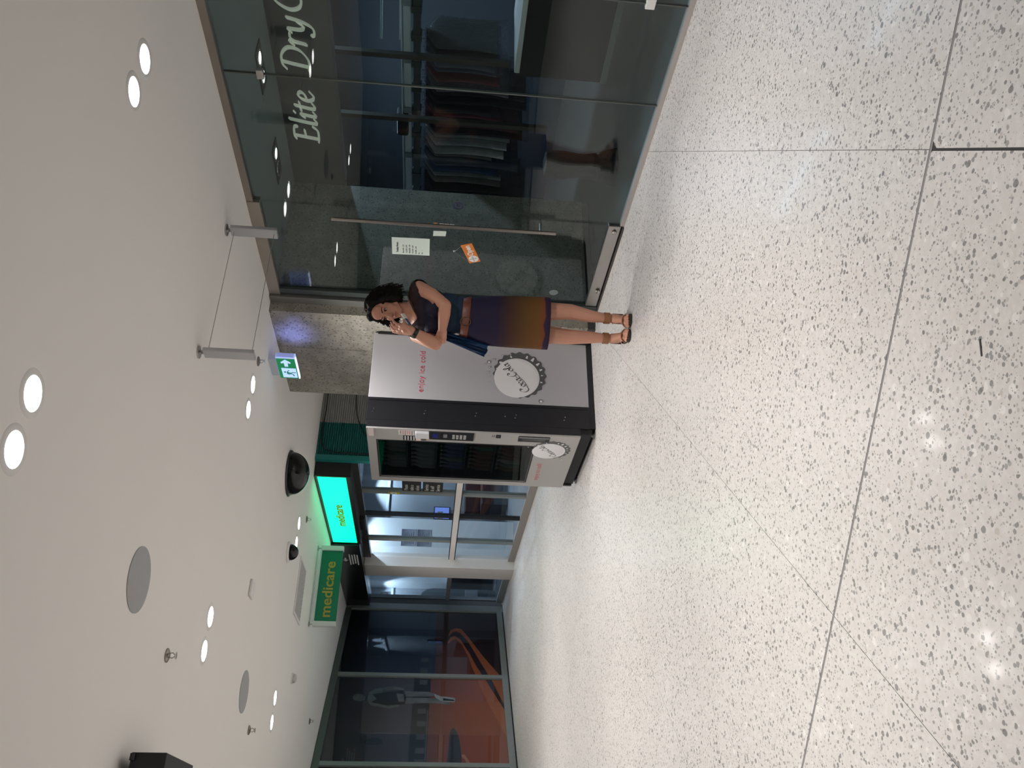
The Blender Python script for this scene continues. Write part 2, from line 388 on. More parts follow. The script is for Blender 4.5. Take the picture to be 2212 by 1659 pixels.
# ---- recess shutter beyond the pier, grey beside teal
def ribbed(name, x0, x1, mat):
    root = obj(name, MB().box(x0, x1, 8.63, 8.66, 0, H), mat, kind='structure')
    m_ = MB()
    for k in range(102): m_.extr([(x0, 8.6295, k*0.025+0.002), (x0, 8.619, k*0.025+0.008), (x0, 8.619, k*0.025+0.018), (x0, 8.6295, k*0.025+0.024)], (x1-x0, 0, 0))
    obj('ribs', m_, mat, root, kind='stuff')
    return root
grey_sh = M('grey_shutter_paint', (0.36, 0.375, 0.365), 0.5, var=(12, 0.08))
teal_sh = M('teal_shutter', (0.006, 0.14, 0.135), 0.5, var=(12, 0.1))  # ribs beside the grey ones take a teal base colour
ribbed('wall_shutter_grey', 4.45, 5.2, grey_sh)
ribbed('wall_shutter_teal', 4.03, 4.449, teal_sh)
obj('trim_1', MB().box(3.97, 4.03, 8.59, 8.66, 0, H), M('teal_trim_paint', (0.012, 0.20, 0.19), 0.45), kind='structure')
obj('wall_recess', MB().box(5.09, 5.2, 6.7, 8.63, 0, H), wall_paint, kind='structure')
for k, pts in enumerate(([(4.9, 8.60, 2.50), (4.6, 8.598, 2.495), (4.25, 8.598, 2.505), (4.08, 8.598, 2.40), (4.06, 8.598, 1.9)], [(4.9, 8.60, 2.18), (4.55, 8.598, 2.14), (4.3, 8.598, 2.02), (4.1, 8.598, 1.8)])):
    obj('cable', MB().tube(spline(pts), 0.006, 6), black_matt, loc=(4.5, 8.6, 2.0), label=('upper' if k == 0 else 'lower')+' thin black cable strung across the shutters above the vending machine', cat='cable', group='cables on the shutters', smooth=True)

# ---- dry cleaner's glass front on X = 3.88
win = empty('window_1', (3.88, 3.3, 0), kind='structure')
GP = [(2.645, 1.20), (3.295, 2.655), (4.335, 3.305)]
for a, b in GP: obj('pane', MB().box(3.874, 3.886, b, a, 0.012, 2.515), shop_glass, win)
obj('head_channel', MB().box(3.855, 3.905, 1.2, 4.335, 2.505, 2.55), M('bronze_channel', (0.36, 0.32, 0.28), 0.4, 0.8), win)
obj('floor_channel', MB().box(3.855, 3.905, 1.2, 4.335, 0.0, 0.028), M('satin_channel', (0.52, 0.48, 0.46), 0.35, 0.55), win)
for y in (2.65, 3.30):
    obj('joint_seal', MB().box(3.872, 3.888, y-0.003, y+0.003, 0.03, 2.5), M('joint_silicone', (0.09, 0.10, 0.09), 0.5), win)
obj('patch_fitting', MB().box(3.866, 3.894, 3.27, 3.33, 2.28, 2.32), steel, win, bevel=0.003)
obj('patch_fitting', MB().box(3.866, 3.894, 2.62, 2.68, 0.20, 0.25), M('white_fitting', (0.7, 0.7, 0.68), 0.4), win, bevel=0.003)
dr = empty('door_1', (3.88, 4.8, 0), kind='structure')
obj('door_pane', MB().box(3.874, 3.886, 4.348, 5.285, 0.03, 2.46), shop_glass, dr)
obj('bottom_rail', MB().box(3.86, 3.90, 4.348, 5.285, 0.018, 0.105), steel, dr, bevel=0.003)
obj('pivot', MB().lathe([(0.012, 0), (0.016, 0.004), (0.016, 0.012), (0.006, 0.016)], (3.842, 4.40, 0.055), 14, 'X'), steel, dr, smooth=True)
obj('lock_cylinder', MB().lathe([(0.013, 0), (0.018, 0.004), (0.018, 0.015), (0.008, 0.02)], (3.838, 5.08, 0.045), 14, 'X'), steel, dr, smooth=True)
obj('threshold', MB().box(3.84, 3.92, 4.345, 5.36, 0.0, 0.010), M('dark_threshold', (0.10, 0.095, 0.09), 0.4, 0.6), dr)
obj('door_header', MB().box(3.85, 3.91, 4.338, 5.36, 2.465, 2.55), M('bronze_header', (0.42, 0.38, 0.33), 0.38, 0.7), dr, bevel=0.003)
for x in (3.80,):
    h = obj('handle', MB().tube([(x, 4.39, 0.47), (x, 4.39, 1.99)], 0.013, 14), M('satin_handle', (0.55, 0.50, 0.45), 0.3, 1.0), dr, smooth=True)
    for z in (0.575, 1.885): obj('standoff', MB().tube([(x, 4.39, z), (3.88, 4.39, z)], 0.009, 10), steel, h, smooth=True)
obj('jamb', MB().box(3.83, 3.92, 5.365, 5.4395, 0, 2.55), M('grey_jamb', (0.30, 0.30, 0.285), 0.4, 0.6), dr, bevel=0.002)
obj('jamb_cover', MB().box(3.855, 3.905, 5.29, 5.345, 0.012, 2.464), M('dark_jamb', (0.07, 0.085, 0.08), 0.35, 0.3), dr)

# ---- dry cleaner's interior shell
shop_c = M('shop_ceiling_paint', (0.34, 0.36, 0.345), 0.8)
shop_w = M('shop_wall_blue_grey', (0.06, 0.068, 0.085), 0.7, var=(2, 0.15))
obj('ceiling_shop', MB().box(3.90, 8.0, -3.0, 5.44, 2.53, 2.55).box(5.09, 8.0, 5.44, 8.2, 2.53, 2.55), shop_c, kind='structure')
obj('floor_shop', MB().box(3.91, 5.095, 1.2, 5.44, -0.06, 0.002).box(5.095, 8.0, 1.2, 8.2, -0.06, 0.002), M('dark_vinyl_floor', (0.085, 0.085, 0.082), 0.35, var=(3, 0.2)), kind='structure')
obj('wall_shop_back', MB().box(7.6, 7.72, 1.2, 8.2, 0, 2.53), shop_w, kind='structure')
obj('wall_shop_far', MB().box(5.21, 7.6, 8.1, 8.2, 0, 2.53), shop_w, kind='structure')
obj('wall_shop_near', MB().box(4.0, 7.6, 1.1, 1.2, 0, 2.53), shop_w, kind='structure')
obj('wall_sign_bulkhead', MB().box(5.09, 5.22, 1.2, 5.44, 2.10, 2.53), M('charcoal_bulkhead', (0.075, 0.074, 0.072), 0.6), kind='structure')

# ---- medicare front on X = 4
md = empty('window_2', (4.0, 10.5, 0), kind='structure')
for a, b in ((8.66, 9.44), (9.50, 10.207), (10.228, 11.10), (11.16, 11.87)):
    obj('pane', MB().box(3.996, 4.004, a, b, 0.10, 2.08), clear_glass, md)
for y, wd, mt in ((9.47, 0.03, alu_frame), (10.2175, 0.010, black_matt), (11.13, 0.03, alu_frame)):
    obj('mullion', MB().box(3.97, 4.03, y-wd, y+wd, 0.095, 2.08), mt, md)
obj('mid_rail', MB().box(3.965, 3.992, 8.66, 11.87, 0.885, 0.955), M('pale_rail', (0.66, 0.62, 0.60), 0.45), md)
obj('mid_rail_edge', MB().box(3.968, 3.993, 8.66, 11.87, 0.872, 0.8845), black_matt, md)
obj('mid_rail_edge', MB().box(3.968, 3.993, 8.66, 11.87, 0.9555, 0.966), black_matt, md)
obj('bottom_rail', MB().box(3.965, 4.03, 8.66, 11.87, 0.0, 0.095), M('taupe_rail', (0.30, 0.27, 0.25), 0.5, 0.3), md)
obj('head_rail', MB().box(3.965, 4.04, 8.66, 11.87, 2.081, 2.17), M('dark_head', (0.10, 0.095, 0.09), 0.4, 0.5), md)
obj('door_closer', MB().box(3.90, 3.964, 10.25, 10.6, 2.085, 2.15), black_matt, md, bevel=0.006)
cl = obj('wall_column', MB().box(3.85, 4.05, 11.88, 12.36, 0, 2.17), M('column_paint', (0.58, 0.55, 0.52), 0.6, var=(3, 0.04)), kind='structure')
m2 = empty('window_3', (3.95, 13.1, 0), kind='structure')
obj('pane', MB().box(3.946, 3.954, 12.37, 13.80, 0.10, 2.17), clear_glass, m2)
obj('mid_rail', MB().box(3.925, 3.944, 12.37, 13.86, 0.885, 0.955), M('grey_rail', (0.28, 0.27, 0.265), 0.45, 0.3), m2)
obj('bottom_rail', MB().box(3.92, 3.98, 12.37, 13.86, 0, 0.10), alu_frame, m2)
obj('wall_fascia', MB().box(3.78, 4.05, 10.85, 13.86, 2.175, 2.548), black_gloss, kind='structure')
obj('wall_fascia_return', MB().box(4.0, 4.05, 8.66, 10.85, 2.175, 2.548), black_matt, kind='structure')
pale_print = M('pale_print', (0.62, 0.63, 0.64), 0.6)
fp = empty('fascia_lettering', (3.779, 11.45, 2.3), 'small white arrow and lines of text on the black fascia', 'lettering')
obj('arrow', MB().extr([(3.7785, y, z) for y, z in ((11.37, 2.385), (11.37, 2.41), (11.45, 2.41), (11.45, 2.435), (11.52, 2.398), (11.45, 2.36), (11.45, 2.385))], (-0.002, 0, 0)), pale_print, fp)
for k, z in enumerate((2.325, 2.29, 2.255, 2.22)):
    obj('text_line', MB().box(3.7765, 3.7785, 11.22+0.02*(k % 2), 11.66-0.03*(k % 3), z, z+0.018), pale_print, fp)

# ---- medicare interior shell
iw = M('office_wall', (0.66, 0.70, 0.73), 0.7, var=(1.5, 0.02)); ig = M('office_grey_wall', (0.34, 0.38, 0.42), 0.7, var=(1.5, 0.04))
obj('floor_office', MB().box(4.03, 8.2, 8.66, 18.2, -0.06, 0.002), M('grey_blue_carpet', (0.16, 0.185, 0.21), 0.85, var=(25, 0.15)), kind='structure')
obj('ceiling_office', MB().box(4.05, 8.2, 8.66, 18.2, 2.47, 2.6), M('office_ceiling', (0.62, 0.64, 0.66), 0.9), kind='structure')
obj('wall_office_notice', MB().box(4.06, 4.63, 12.0, 12.12, 0, 2.47), iw, kind='structure')
obj('wall_office_far', MB().box(5.05, 8.2, 13.5, 13.62, 0, 2.47), ig, kind='structure')
obj('wall_office_end', MB().box(4.0, 5.05, 17.0, 17.1, 0, 2.47), ig, kind='structure')
obj('wall_office_side', MB().box(5.05, 5.12, 13.62, 17.0, 0, 2.47), iw, kind='structure')
obj('wall_office_back', MB().box(8.1, 8.2, 8.66, 13.5, 0, 2.47), iw, kind='structure')
obj('wall_office_near', MB().box(5.2, 8.1, 8.66, 8.76, 0, 2.47), iw, kind='structure')
obj('wall_office_left', MB().box(4.0, 4.05, 14.0, 17.0, 0, 2.47), ig, kind='structure')

# ---- mural wall at the end, glazed print in a grey frame
def mw(s, d, z): return MC+MDIR*s-MN*d+Vector((0, 0, z))     # s along the wall from the corner, d out of the wall behind it
def mbox(mb, s0, s1, d0, d1, z0, z1):
    v = [mw(s, d, z) for s in (s0, s1) for d in (d0, d1) for z in (z0, z1)]
    return mb.add(v, [(0,1,3,2), (4,6,7,5), (0,4,5,1), (2,3,7,6), (0,2,6,4), (1,5,7,3)])
mural_wall = obj('wall_mural', mbox(MB(), -8.0, 0.42, 0.03, 0.15, 0, H), M('mural_backing', (0.10, 0.10, 0.10), 0.8), kind='structure')
fr = empty('trim_2', tuple(MC), kind='structure')
for s in (-6.98, -5.235, -3.49, -1.745): obj('mullion', mbox(MB(), s-0.035, s+0.035, -0.03, 0.03, 0.105, 2.455), alu_frame, fr)
obj('corner_post', mbox(MB(), -0.075, 0.09, -0.03, 0.03, 0.0, 2.545), alu_frame, fr)
obj('top_rail', mbox(MB(), -8.0, -0.0751, -0.03, 0.03, 2.4551, 2.545), M('olive_grey_frame', (0.13, 0.15, 0.135), 0.45, 0.5), fr)
obj('bottom_rail', mbox(MB(), -8.0, -0.0751, -0.03, 0.03, 0.02, 0.1049), alu_frame, fr)
obj('shadow_gap', mbox(MB(), -8.0, 0.09, -0.02, 0.03, 0.0, 0.0199), black_matt, fr)
# ================================================================ CEILING FITTINGS
trim_w = M('downlight_trim', (0.80, 0.79, 0.77), 0.5)
lens_m = M('downlight_lens', (1, 1, 1), 0.4, emit=((1.0, 0.97, 0.93), 14.0))
def downlight(x, y, label, group):
    r = empty('downlight', (x, y, H), label, 'downlight', group)
    obj('trim_ring', MB().lathe([(0.062, -0.001), (0.062, -0.004), (0.078, -0.006), (0.086, -0.0005)], (x, y, H), 28, cap=False), trim_w, r, smooth=True)
    obj('lens', MB().lathe([(0.0005, -0.0012), (0.0615, -0.0012), (0.0615, -0.0005), (0.0005, -0.0005)], (x, y, H), 28, cap=False), lens_m, r)
    spot('lamp', (x, y, H-0.012), DOWN_W, DOWN_C, 142, 1.0, 0.05, parent=r)
rows = ((10.94, 'hidden behind the hanging medicare sign'), (2.56, 'nearest row'), (5.36, 'middle row above the vending machine'), (8.13, 'far row by the green sign'))
for y, where in rows:
    for x in (2.94, 1.275, -0.39):
        if (x < -1 and y > 8) or (y > 10 and x < 2): continue
        for dx in (0.102, -0.104):
            if x+dx < -2.1: continue
            if y > 5 and x < -1: continue
            side = 'shop-side' if x > 2 else ('mural-side' if x > 0 else ('left' if x > -1 else 'far-left'))
            pos = 'right' if dx > 0 else 'left'
            dl = 'round white recessed downlight, %s of the %s pair, %s' % (pos, side, where)
            downlight(x+dx, y, dl, 'recessed ceiling downlights')

grille = M('speaker_grille_grey', (0.40, 0.405, 0.41), 0.8, var=(60, 0.05))
for y, t in ((3.962, 'nearer'), (6.727, 'farther')):
    obj('ceiling_speaker', MB().lathe([(0.0005, -0.006), (0.14, -0.006), (0.152, -0.004), (0.152, -0.0005)], (1.18, y, H), 40, cap=False), grille, loc=(1.18, y, H), smooth=True, label='%s of two flat grey round speaker grilles in the white ceiling' % t, cat='speaker', group='ceiling speakers')
brass = M('sprinkler_metal', (0.30, 0.27, 0.23), 0.35, 0.9)
for x, y, t, s in ((0.984, 4.63, 'pendant sprinkler nearest the camera, left of the bright downlights', 1.0), (0.968, 7.13, 'pendant sprinkler beyond the small grey speaker grille', 1.0), (3.258, 5.39, 'pendant sprinkler just behind the silver hanging sign post', 1.0), (3.255, 8.57, 'pendant sprinkler in front of the glowing green sign', 1.0), (1.568, 10.75, 'farthest pendant sprinkler, above the mural', 1.0)):
    r = empty('sprinkler', (x, y, H), t, 'sprinkler', 'ceiling sprinklers')
    obj('escutcheon', MB().lathe([(0.0005, -0.001), (0.036, -0.001), (0.036, -0.006), (0.020, -0.014), (0.0005, -0.014)], (x, y, H), 20, cap=False), brass, r, smooth=True)
    obj('frame', MB().tube([(x-0.010, y, H-0.012), (x-0.014, y, H-0.03), (x, y, H-0.046)], 0.003, 6).tube([(x+0.010, y, H-0.012), (x+0.014, y, H-0.03), (x, y, H-0.046)], 0.003, 6), steel, r, smooth=True)
    obj('deflector', MB().lathe([(0.0005, -0.046), (0.018, -0.047), (0.018, -0.049), (0.0005, -0.05)], (x, y, H), 14, cap=False), steel, r, smooth=True)
# security mirror dome and camera dome
r = empty('mirror_dome', (3.19, 7.24, H), 'large glossy black security dome under the ceiling in front of the green sign', 'dome')
obj('rim', MB().lathe([(0.205, -0.0005), (0.215, -0.006), (0.21, -0.016), (0.196, -0.018)], (3.19, 7.24, H), 40, cap=False), M('dome_rim', (0.04, 0.04, 0.04), 0.3), r, smooth=True)
obj('bowl', MB().lathe([(0.2*math.sin(math.pi/2*(1-k/10.0)) if k < 10 else 0.0005, -0.016-0.165*math.sin(math.pi/2*k/10.0)) for k in range(11)], (3.19, 7.24, H), 40, cap=False), M('dome_smoke', (0.008, 0.010, 0.010), 0.10, spec=0.4), r, smooth=True)
r = empty('camera_dome', (2.61, 7.745, H), 'small dark camera dome with a white base above the hanging medicare sign', 'dome')
obj('base', MB().lathe([(0.0005, -0.0005), (0.098, -0.0005), (0.098, -0.012), (0.082, -0.022), (0.0005, -0.022)], (2.61, 7.745, H), 32, cap=False), trim_w, r, smooth=True)
obj('bowl', MB().lathe([(0.076*math.sin(math.pi/2*(1-k/8.0)) if k < 8 else 0.0005, -0.022-0.076*math.sin(math.pi/2*k/8.0)) for k in range(9)], (2.61, 7.745, H), 28, cap=False), MATS['dome_smoke'], r, smooth=True)
r = empty('smoke_detector', (1.71, 8.97, H), 'small white round smoke detector above the mural', 'detector')
obj('base', MB().lathe([(0.0005, -0.0005), (0.055, -0.0005), (0.055, -0.014), (0.0005, -0.016)], (1.71, 8.97, H), 24, cap=False), trim_w, r, smooth=True)
obj('head', MB().lathe([(0.045, -0.016), (0.044, -0.034), (0.028, -0.046), (0.0005, -0.046)], (1.71, 8.97, H), 24, cap=False), M('detector_head', (0.55, 0.53, 0.50), 0.5), r, smooth=True)
obj('access_hatch', MB().box(1.79, 1.92, 6.33, 6.45, H-0.02, H-0.0005), trim_w, loc=(1.85, 6.39, H), bevel=0.006, label='small white square box on the ceiling between the lights', cat='sensor')
r = empty('air_vent', (2.535, 8.735, H), 'white rectangular ceiling air vent with dark louvres beside the hanging sign', 'vent')
obj('frame', MB().box(2.24, 2.83, 8.50, 8.53, H-0.012, H-0.0005).box(2.24, 2.83, 8.94, 8.97, H-0.012, H-0.0005).box(2.24, 2.27, 8.53, 8.94, H-0.012, H-0.0005).box(2.80, 2.83, 8.53, 8.94, H-0.012, H-0.0005), trim_w, r)
obj('throat', MB().box(2.27, 2.80, 8.53, 8.94, H-0.003, H-0.0005), black_matt, r)
for k in range(13):
    x = 2.285+k*0.041
    obj('louvre', MB().extr([(x, 8.53, H-0.0035), (x+0.004, 8.53, H-0.0035), (x+0.026, 8.53, H-0.012), (x+0.022, 8.53, H-0.0125)], (0, 0.41, 0)), M('louvre_grey', (0.50, 0.49, 0.48), 0.5), r)
# hanging empty sign frame: two aluminium posts joined by two wires
r = empty('ceiling_sign_holder', (2.94, 4.075, H), 'two silver ceiling posts joined by two thin wires over the shop door', 'sign frame')
for x in (3.382, 2.502):
    obj('ceiling_cup', MB().lathe([(0.0005, -0.0005), (0.036, -0.0005), (0.036, -0.008), (0.012, -0.014), (0.009, -0.03)], (x, 4.075, H), 20), steel, r, smooth=True)
    obj('post', MB().box(x-0.012, x+0.012, 4.035, 4.115, 2.242, 2.521), M('satin_silver', (0.52, 0.53, 0.55), 0.38, 0.7, var=(3, 0.03)), r, bevel=0.004)
obj('wire', MB().tube([(3.382, 4.075, 2.50), (2.502, 4.075, 2.50)], 0.0018, 5), M('wire_grey', (0.35, 0.34, 0.33), 0.4, 0.6), r)
obj('wire', MB().tube([(3.382, 4.075, 2.262), (2.502, 4.075, 2.262)], 0.0018, 5), MATS['wire_grey'], r)
# black hanging sign box at the far left
r = empty('hanging_black_sign', (0.2, 4.5, H), 'black box sign hanging from the ceiling at the far left', 'sign')
obj('box', MB().box(-0.55, 0.475, 4.235, 4.75, 2.345, 2.50), black_matt, r, bevel=0.004)
for x in (-0.4, 0.33): obj('hanger', MB().tube([(x, 4.49, 2.49), (x, 4.49, 2.5495)], 0.008, 8), steel, r)
obj('edge_clip', MB().box(0.44, 0.47, 4.22, 4.234, 2.478, 2.5), black_gloss, r)

# ================================================================ SIGNS
# lit exit sign with the arrow and the running figure
exit_g = M('exit_green', (0.0, 0.10, 0.035), 0.4, emit=((0.0, 0.16, 0.05), 1.0))
exit_w = M('exit_white', (0.45, 0.62, 0.95), 0.4, emit=((0.42, 0.60, 1.0), 0.95))
exit_b = M('exit_diffuser', (0.5, 0.6, 0.95), 0.4, emit=((0.26, 0.32, 1.0), 0.3))
r = empty('exit_sign', (3.45, 5.8, 2.49), 'lit green exit sign with a white arrow and running figure under the ceiling', 'sign')
obj('housing', MB().box(3.454, 3.50, 5.645, 5.95, 2.34, 2.49), M('exit_body', (0.6, 0.68, 0.9), 0.4, emit=((0.45, 0.58, 1.0), 0.55)), r, bevel=0.003)
obj('back_diffuser', MB().box(3.5002, 3.506, 5.66, 5.94, 2.355, 2.48), exit_b, r)
obj('end_diffuser', MB().box(3.46, 3.495, 5.64, 5.6448, 2.35, 2.485), exit_b, r)
spot('led_spill', (3.515, 5.76, 2.42), 4.2, (0.24, 0.30, 1.0), 96, 1.0, 0.03, (0.24, -0.02, -0.03), parent=r)
obj('light_bar', MB().box(3.452, 3.47, 5.648, 5.948, 2.333, 2.3395), M('exit_bar', (0.9, 0.92, 1), 0.4, emit=((0.75, 0.80, 1.0), 2.2)), r)
obj('ceiling_mount', MB().box(3.455, 3.495, 5.68, 5.92, 2.4902, 2.5495), M('exit_mount', (0.6, 0.65, 0.75), 0.5), r)
face = obj('face', MB().box(3.450, 3.4538, 5.655, 5.945, 2.343, 2.487), exit_g, r)
def yz(pts, x=3.4498, th=-0.0012): return MB().extr([(x, y, z) for y, z in pts], (th, 0, 0))
# the reader sees +Y on the left: arrow on the right half points right
obj('arrow', yz([(5.662, 2.418), (5.70, 2.455), (5.72, 2.455), (5.712, 2.432), (5.765, 2.432), (5.765, 2.404), (5.712, 2.404), (5.72, 2.381), (5.70, 2.381)]), exit_w, face)
obj('doorway', yz([(5.79, 2.462), (5.93, 2.462), (5.93, 2.350), (5.79, 2.350)]), exit_w, face)
man = MB()
def gl(path, wd): 
    for k in range(len(path)-1):
        a, b = Vector(path[k]), Vector(path[k+1]); d = (b-a).normalized(); n = Vector((-d.y, d.x))*wd/2
        man.extr([(3.4485, *(a+n)), (3.4485, *(b+n)), (3.4485, *(b-n)), (3.4485, *(a-n))], (-0.0008, 0, 0))
man.extr([(3.4485, y, z) for y, z in disc_poly(5.848, 2.440, 0.0095, 12)], (-0.0008, 0, 0))
gl([(5.855, 2.425), (5.868, 2.398)], 0.020); gl([(5.852, 2.424), (5.832, 2.416), (5.820, 2.404)], 0.007); gl([(5.858, 2.424), (5.880, 2.420), (5.886, 2.404)], 0.007)
gl([(5.866, 2.400), (5.850, 2.380), (5.852, 2.356)], 0.009); gl([(5.870, 2.400), (5.882, 2.378), (5.905, 2.374)], 0.009)
obj('running_figure', man, M('exit_dark_green', (0.0, 0.09, 0.035), 0.4, emit=((0.0, 0.13, 0.05), 0.8)), face)

# glowing medicare light box
r = empty('light_box_sign', (3.9, 9.745, 2.54), 'glowing bright green medicare light box above the office front', 'sign')
obj('cabinet', MB().box(3.812, 3.9995, 8.66, 10.835, 2.15, 2.54), black_matt, r)
obj('frame', MB().box(3.80, 3.8118, 8.66, 8.685, 2.15, 2.54).box(3.80, 3.8118, 10.81, 10.835, 2.15, 2.54).box(3.80, 3.8118, 8.685, 10.81, 2.15, 2.20).box(3.80, 3.8118, 8.685, 10.81, 2.515, 2.54), black_gloss, r)
obj('lit_panel', MB().box(3.803, 3.8115, 8.6852, 10.8098, 2.2002, 2.5148), M('lit_green', (0.0, 0.8, 0.4), 0.4, emit=((0.0, 1.0, 0.42), 1.75)), r)
obj('lettering', text_mb('medicare', 0.145, 0.003, (3.803, 10.20, 2.305), (0, -1, 0), (0, 0, 1), bold=0.0030, sx=1.30), M('olive_letters', (0.06, 0.10, 0.0), 0.5, emit=((0.10, 0.17, 0.0), 1.0)), r)
# hanging medicare board
r = empty('hanging_sign', (2.89, 9.7, 2.5), 'green hanging medicare board with yellow letters in a pale frame', 'sign')
fm = M('pale_sign_frame', (0.66, 0.70, 0.68), 0.45)
obj('board', MB().box(2.4702, 3.2998, 9.69, 9.71, 2.2502, 2.4928), M('medicare_green', (0.0, 0.115, 0.055), 0.4, emit=((0.0, 0.10, 0.045), 0.25)), r)
obj('end_frame', MB().box(2.415, 2.47, 9.665, 9.735, 2.245, 2.505), fm, r, bevel=0.004)
obj('end_frame', MB().box(3.30, 3.355, 9.665, 9.735, 2.245, 2.505), fm, r, bevel=0.004)
obj('top_frame', MB().box(2.4702, 3.2998, 9.67, 9.73, 2.493, 2.512), fm, r)
for x in (2.44, 3.33): obj('bracket', MB().tube([(x, 9.7, 2.50), (x, 9.7, 2.5495)], 0.008, 8).lathe([(0.03, -0.006), (0.03, -0.0005)], (x, 9.7, H), 14), steel, r)
obj('lettering', text_mb('medicare', 0.165, 0.003, (2.515, 9.6898, 2.325), (1, 0, 0), (0, 0, 1), bold=0.003, sx=1.07), M('medicare_yellow', (0.42, 0.33, 0.05), 0.5), r)

# ================================================================ MURAL PRINT
def mpoly(mb, pts, d, th=0.0015): return mb.extr([mw(s, d, z) for s, z in pts], -MN*th)
mu = empty('mural', tuple(MC), 'framed wall print of a stadium track with an athlete seen from behind', 'mural', rotz=0)
ORG[mu.name] = MC.copy()
def mobj(name, mb, mat): return obj(name, mb, mat, mu)
PANELS = [(-1.71, -0.0751), (-3.455, -1.78), (-5.20, -3.525), (-6.945, -5.27), (-8.0, -7.015)]
sky = zgrad('printed_sky', [(0.0, (0.066, 0.060, 0.086)), (0.45, (0.080, 0.068, 0.088)), (0.8, (0.058, 0.046, 0.060)), (1.0, (0.032, 0.026, 0.036))], 1.2, 2.45, 0.5, 1.6, 0.22)
skyd = zgrad('printed_sky_dark', [(0.0, (0.016, 0.024, 0.055)), (0.55, (0.020, 0.022, 0.046)), (1.0, (0.009, 0.009, 0.015))], 1.1, 2.4, 0.5, 1.5, 0.14)
trk = zgrad('printed_track', [(0.0, (0.34, 0.085, 0.04)), (0.4, (0.29, 0.066, 0.034)), (1.0, (0.15, 0.050, 0.042))], 0.1, 1.17, 0.5, 1.2, 0.2)
trkd = zgrad('printed_track_dark', [(0.0, (0.028, 0.012, 0.016)), (0.5, (0.035, 0.014, 0.015)), (1.0, (0.052, 0.017, 0.014))], 0.1, 1.1, 0.5, 1.2, 0.15)
for k, (a, b) in enumerate(PANELS):
    d0 = 0.006
    zt = [1.085, 1.15, 1.16, 1.16, 1.16][k]
    if k > 1:
        mobj('unseen_dark_panel', mbox(MB(), a, b, d0, d0+0.004, 0.105, 2.455), M('unseen_panel_dark', (0.020, 0.021, 0.028), 0.5, var=(2, 0.3))); continue  # unseen panels, invented and darkened to keep orange reflections out of the glass
    mobj('sky_print', mbox(MB(), a, b, d0, d0+0.004, zt, 2.455), skyd if k == 0 else sky)
    mobj('track_print', mbox(MB(), a, b, d0, d0+0.004, 0.105, zt), trkd if k == 0 else trk)
stand = M('printed_stand', (0.010, 0.011, 0.018), 0.5)
seat_p = M('printed_seats', (0.06, 0.063, 0.075), 0.5, var=(9, 0.3))
mobj('grandstand_print', mpoly(MB(), [(-3.455, 1.15), (-3.455, 1.375), (-1.78, 1.365), (-1.78, 1.13)], 0.0055, 0.0008), stand)
mobj('grandstand_print', mpoly(MB(), [(-1.71, 1.10), (-1.71, 1.35), (-0.9, 1.22), (-0.1, 1.15), (-0.1, 1.085)], 0.0055, 0.0008), M('printed_stand_blue', (0.012, 0.018, 0.042), 0.5))
for s in (-1.35, -1.6, -1.86, -2.47, -2.72, -2.97, -3.22, -3.42):
    mobj('seating_block', mpoly(MB(), [(s-0.05, 1.18), (s+0.05, 1.18), (s+0.05, 1.29), (s-0.05, 1.29)], 0.0045, 0.0008), seat_p)
mobj('pale_rail_print', mpoly(MB(), [(-3.455, 1.155), (-2.45, 1.15), (-2.45, 1.165), (-3.455, 1.172)], 0.0044, 0.0008), seat_p)
line_p = M('printed_lane_line', (0.40, 0.10, 0.035), 0.5); line_d = M('printed_lane_dark', (0.030, 0.010, 0.016), 0.5)
def band(o, i): return o+i[::-1]
outer = [(-0.73, .89), (-0.58, .86), (-0.51, .77), (-0.54, .68), (-0.72, .59), (-1.23, .36), (-1.71, .11)]
oin = [(-0.72, .87), (-0.63, .82), (-0.60, .77), (-0.65, .70), (-0.85, .59), (-1.33, .42), (-1.71, .285)]
iout = [(-0.91, .90), (-0.77, .86), (-0.72, .79), (-0.81, .70), (-1.18, .56), (-1.45, .475), (-1.71, .375)]
iin = [(-0.93, .885), (-0.85, .84), (-0.81, .77), (-0.94, .68), (-1.27, .58), (-1.50, .535), (-1.71, .475)]
mobj('lane_line', mpoly(MB(), band(outer, oin), 0.0052, 0.0008), line_p)
mobj('lane_dark_stripe', mpoly(MB(), band(oin, iout), 0.0052, 0.0008), line_d)  # dark stripe printed between the orange lines
mobj('lane_line', mpoly(MB(), band(iout, iin), 0.0052, 0.0008), line_p)
track_mid = [(-0.93, .885), (-0.85, .84), (-0.81, .77), (-0.94, .68), (-1.27, .58), (-1.71, .475), (-1.71, 1.09), (-1.0, 1.05)]
mobj('bright_track', mpoly(MB(), track_mid, 0.0053, 0.0006), zgrad('printed_track_mid', [(0.0, (0.16, 0.032, 0.018)), (1.0, (0.075, 0.022, 0.018))], 0.4, 1.1, 0.5, 1.5, 0.15))  # inner track print, redder towards the bottom
mobj('lane_line', mpoly(MB(), [(-1.78, .105), (-1.78, .255), (-2.31, .108)], 0.0050, 0.0008), line_p)
mobj('lane_dark_stripe', mpoly(MB(), [(-1.78, .255), (-1.78, .345), (-2.42, .106), (-2.31, .106)], 0.0050, 0.0008), line_d)
mobj('lane_line', mpoly(MB(), [(-1.78, .345), (-1.78, .46), (-2.14, .37), (-2.54, .24), (-2.95, .108), (-2.42, .106)], 0.0050, 0.0008), line_p)
mobj('lane_line', mpoly(MB(), [(-1.78, .96), (-3.455, .985), (-3.455, .975), (-1.78, .95)], 0.0050, 0.0008), M('printed_thin_line', (0.22, 0.06, 0.03), 0.5))
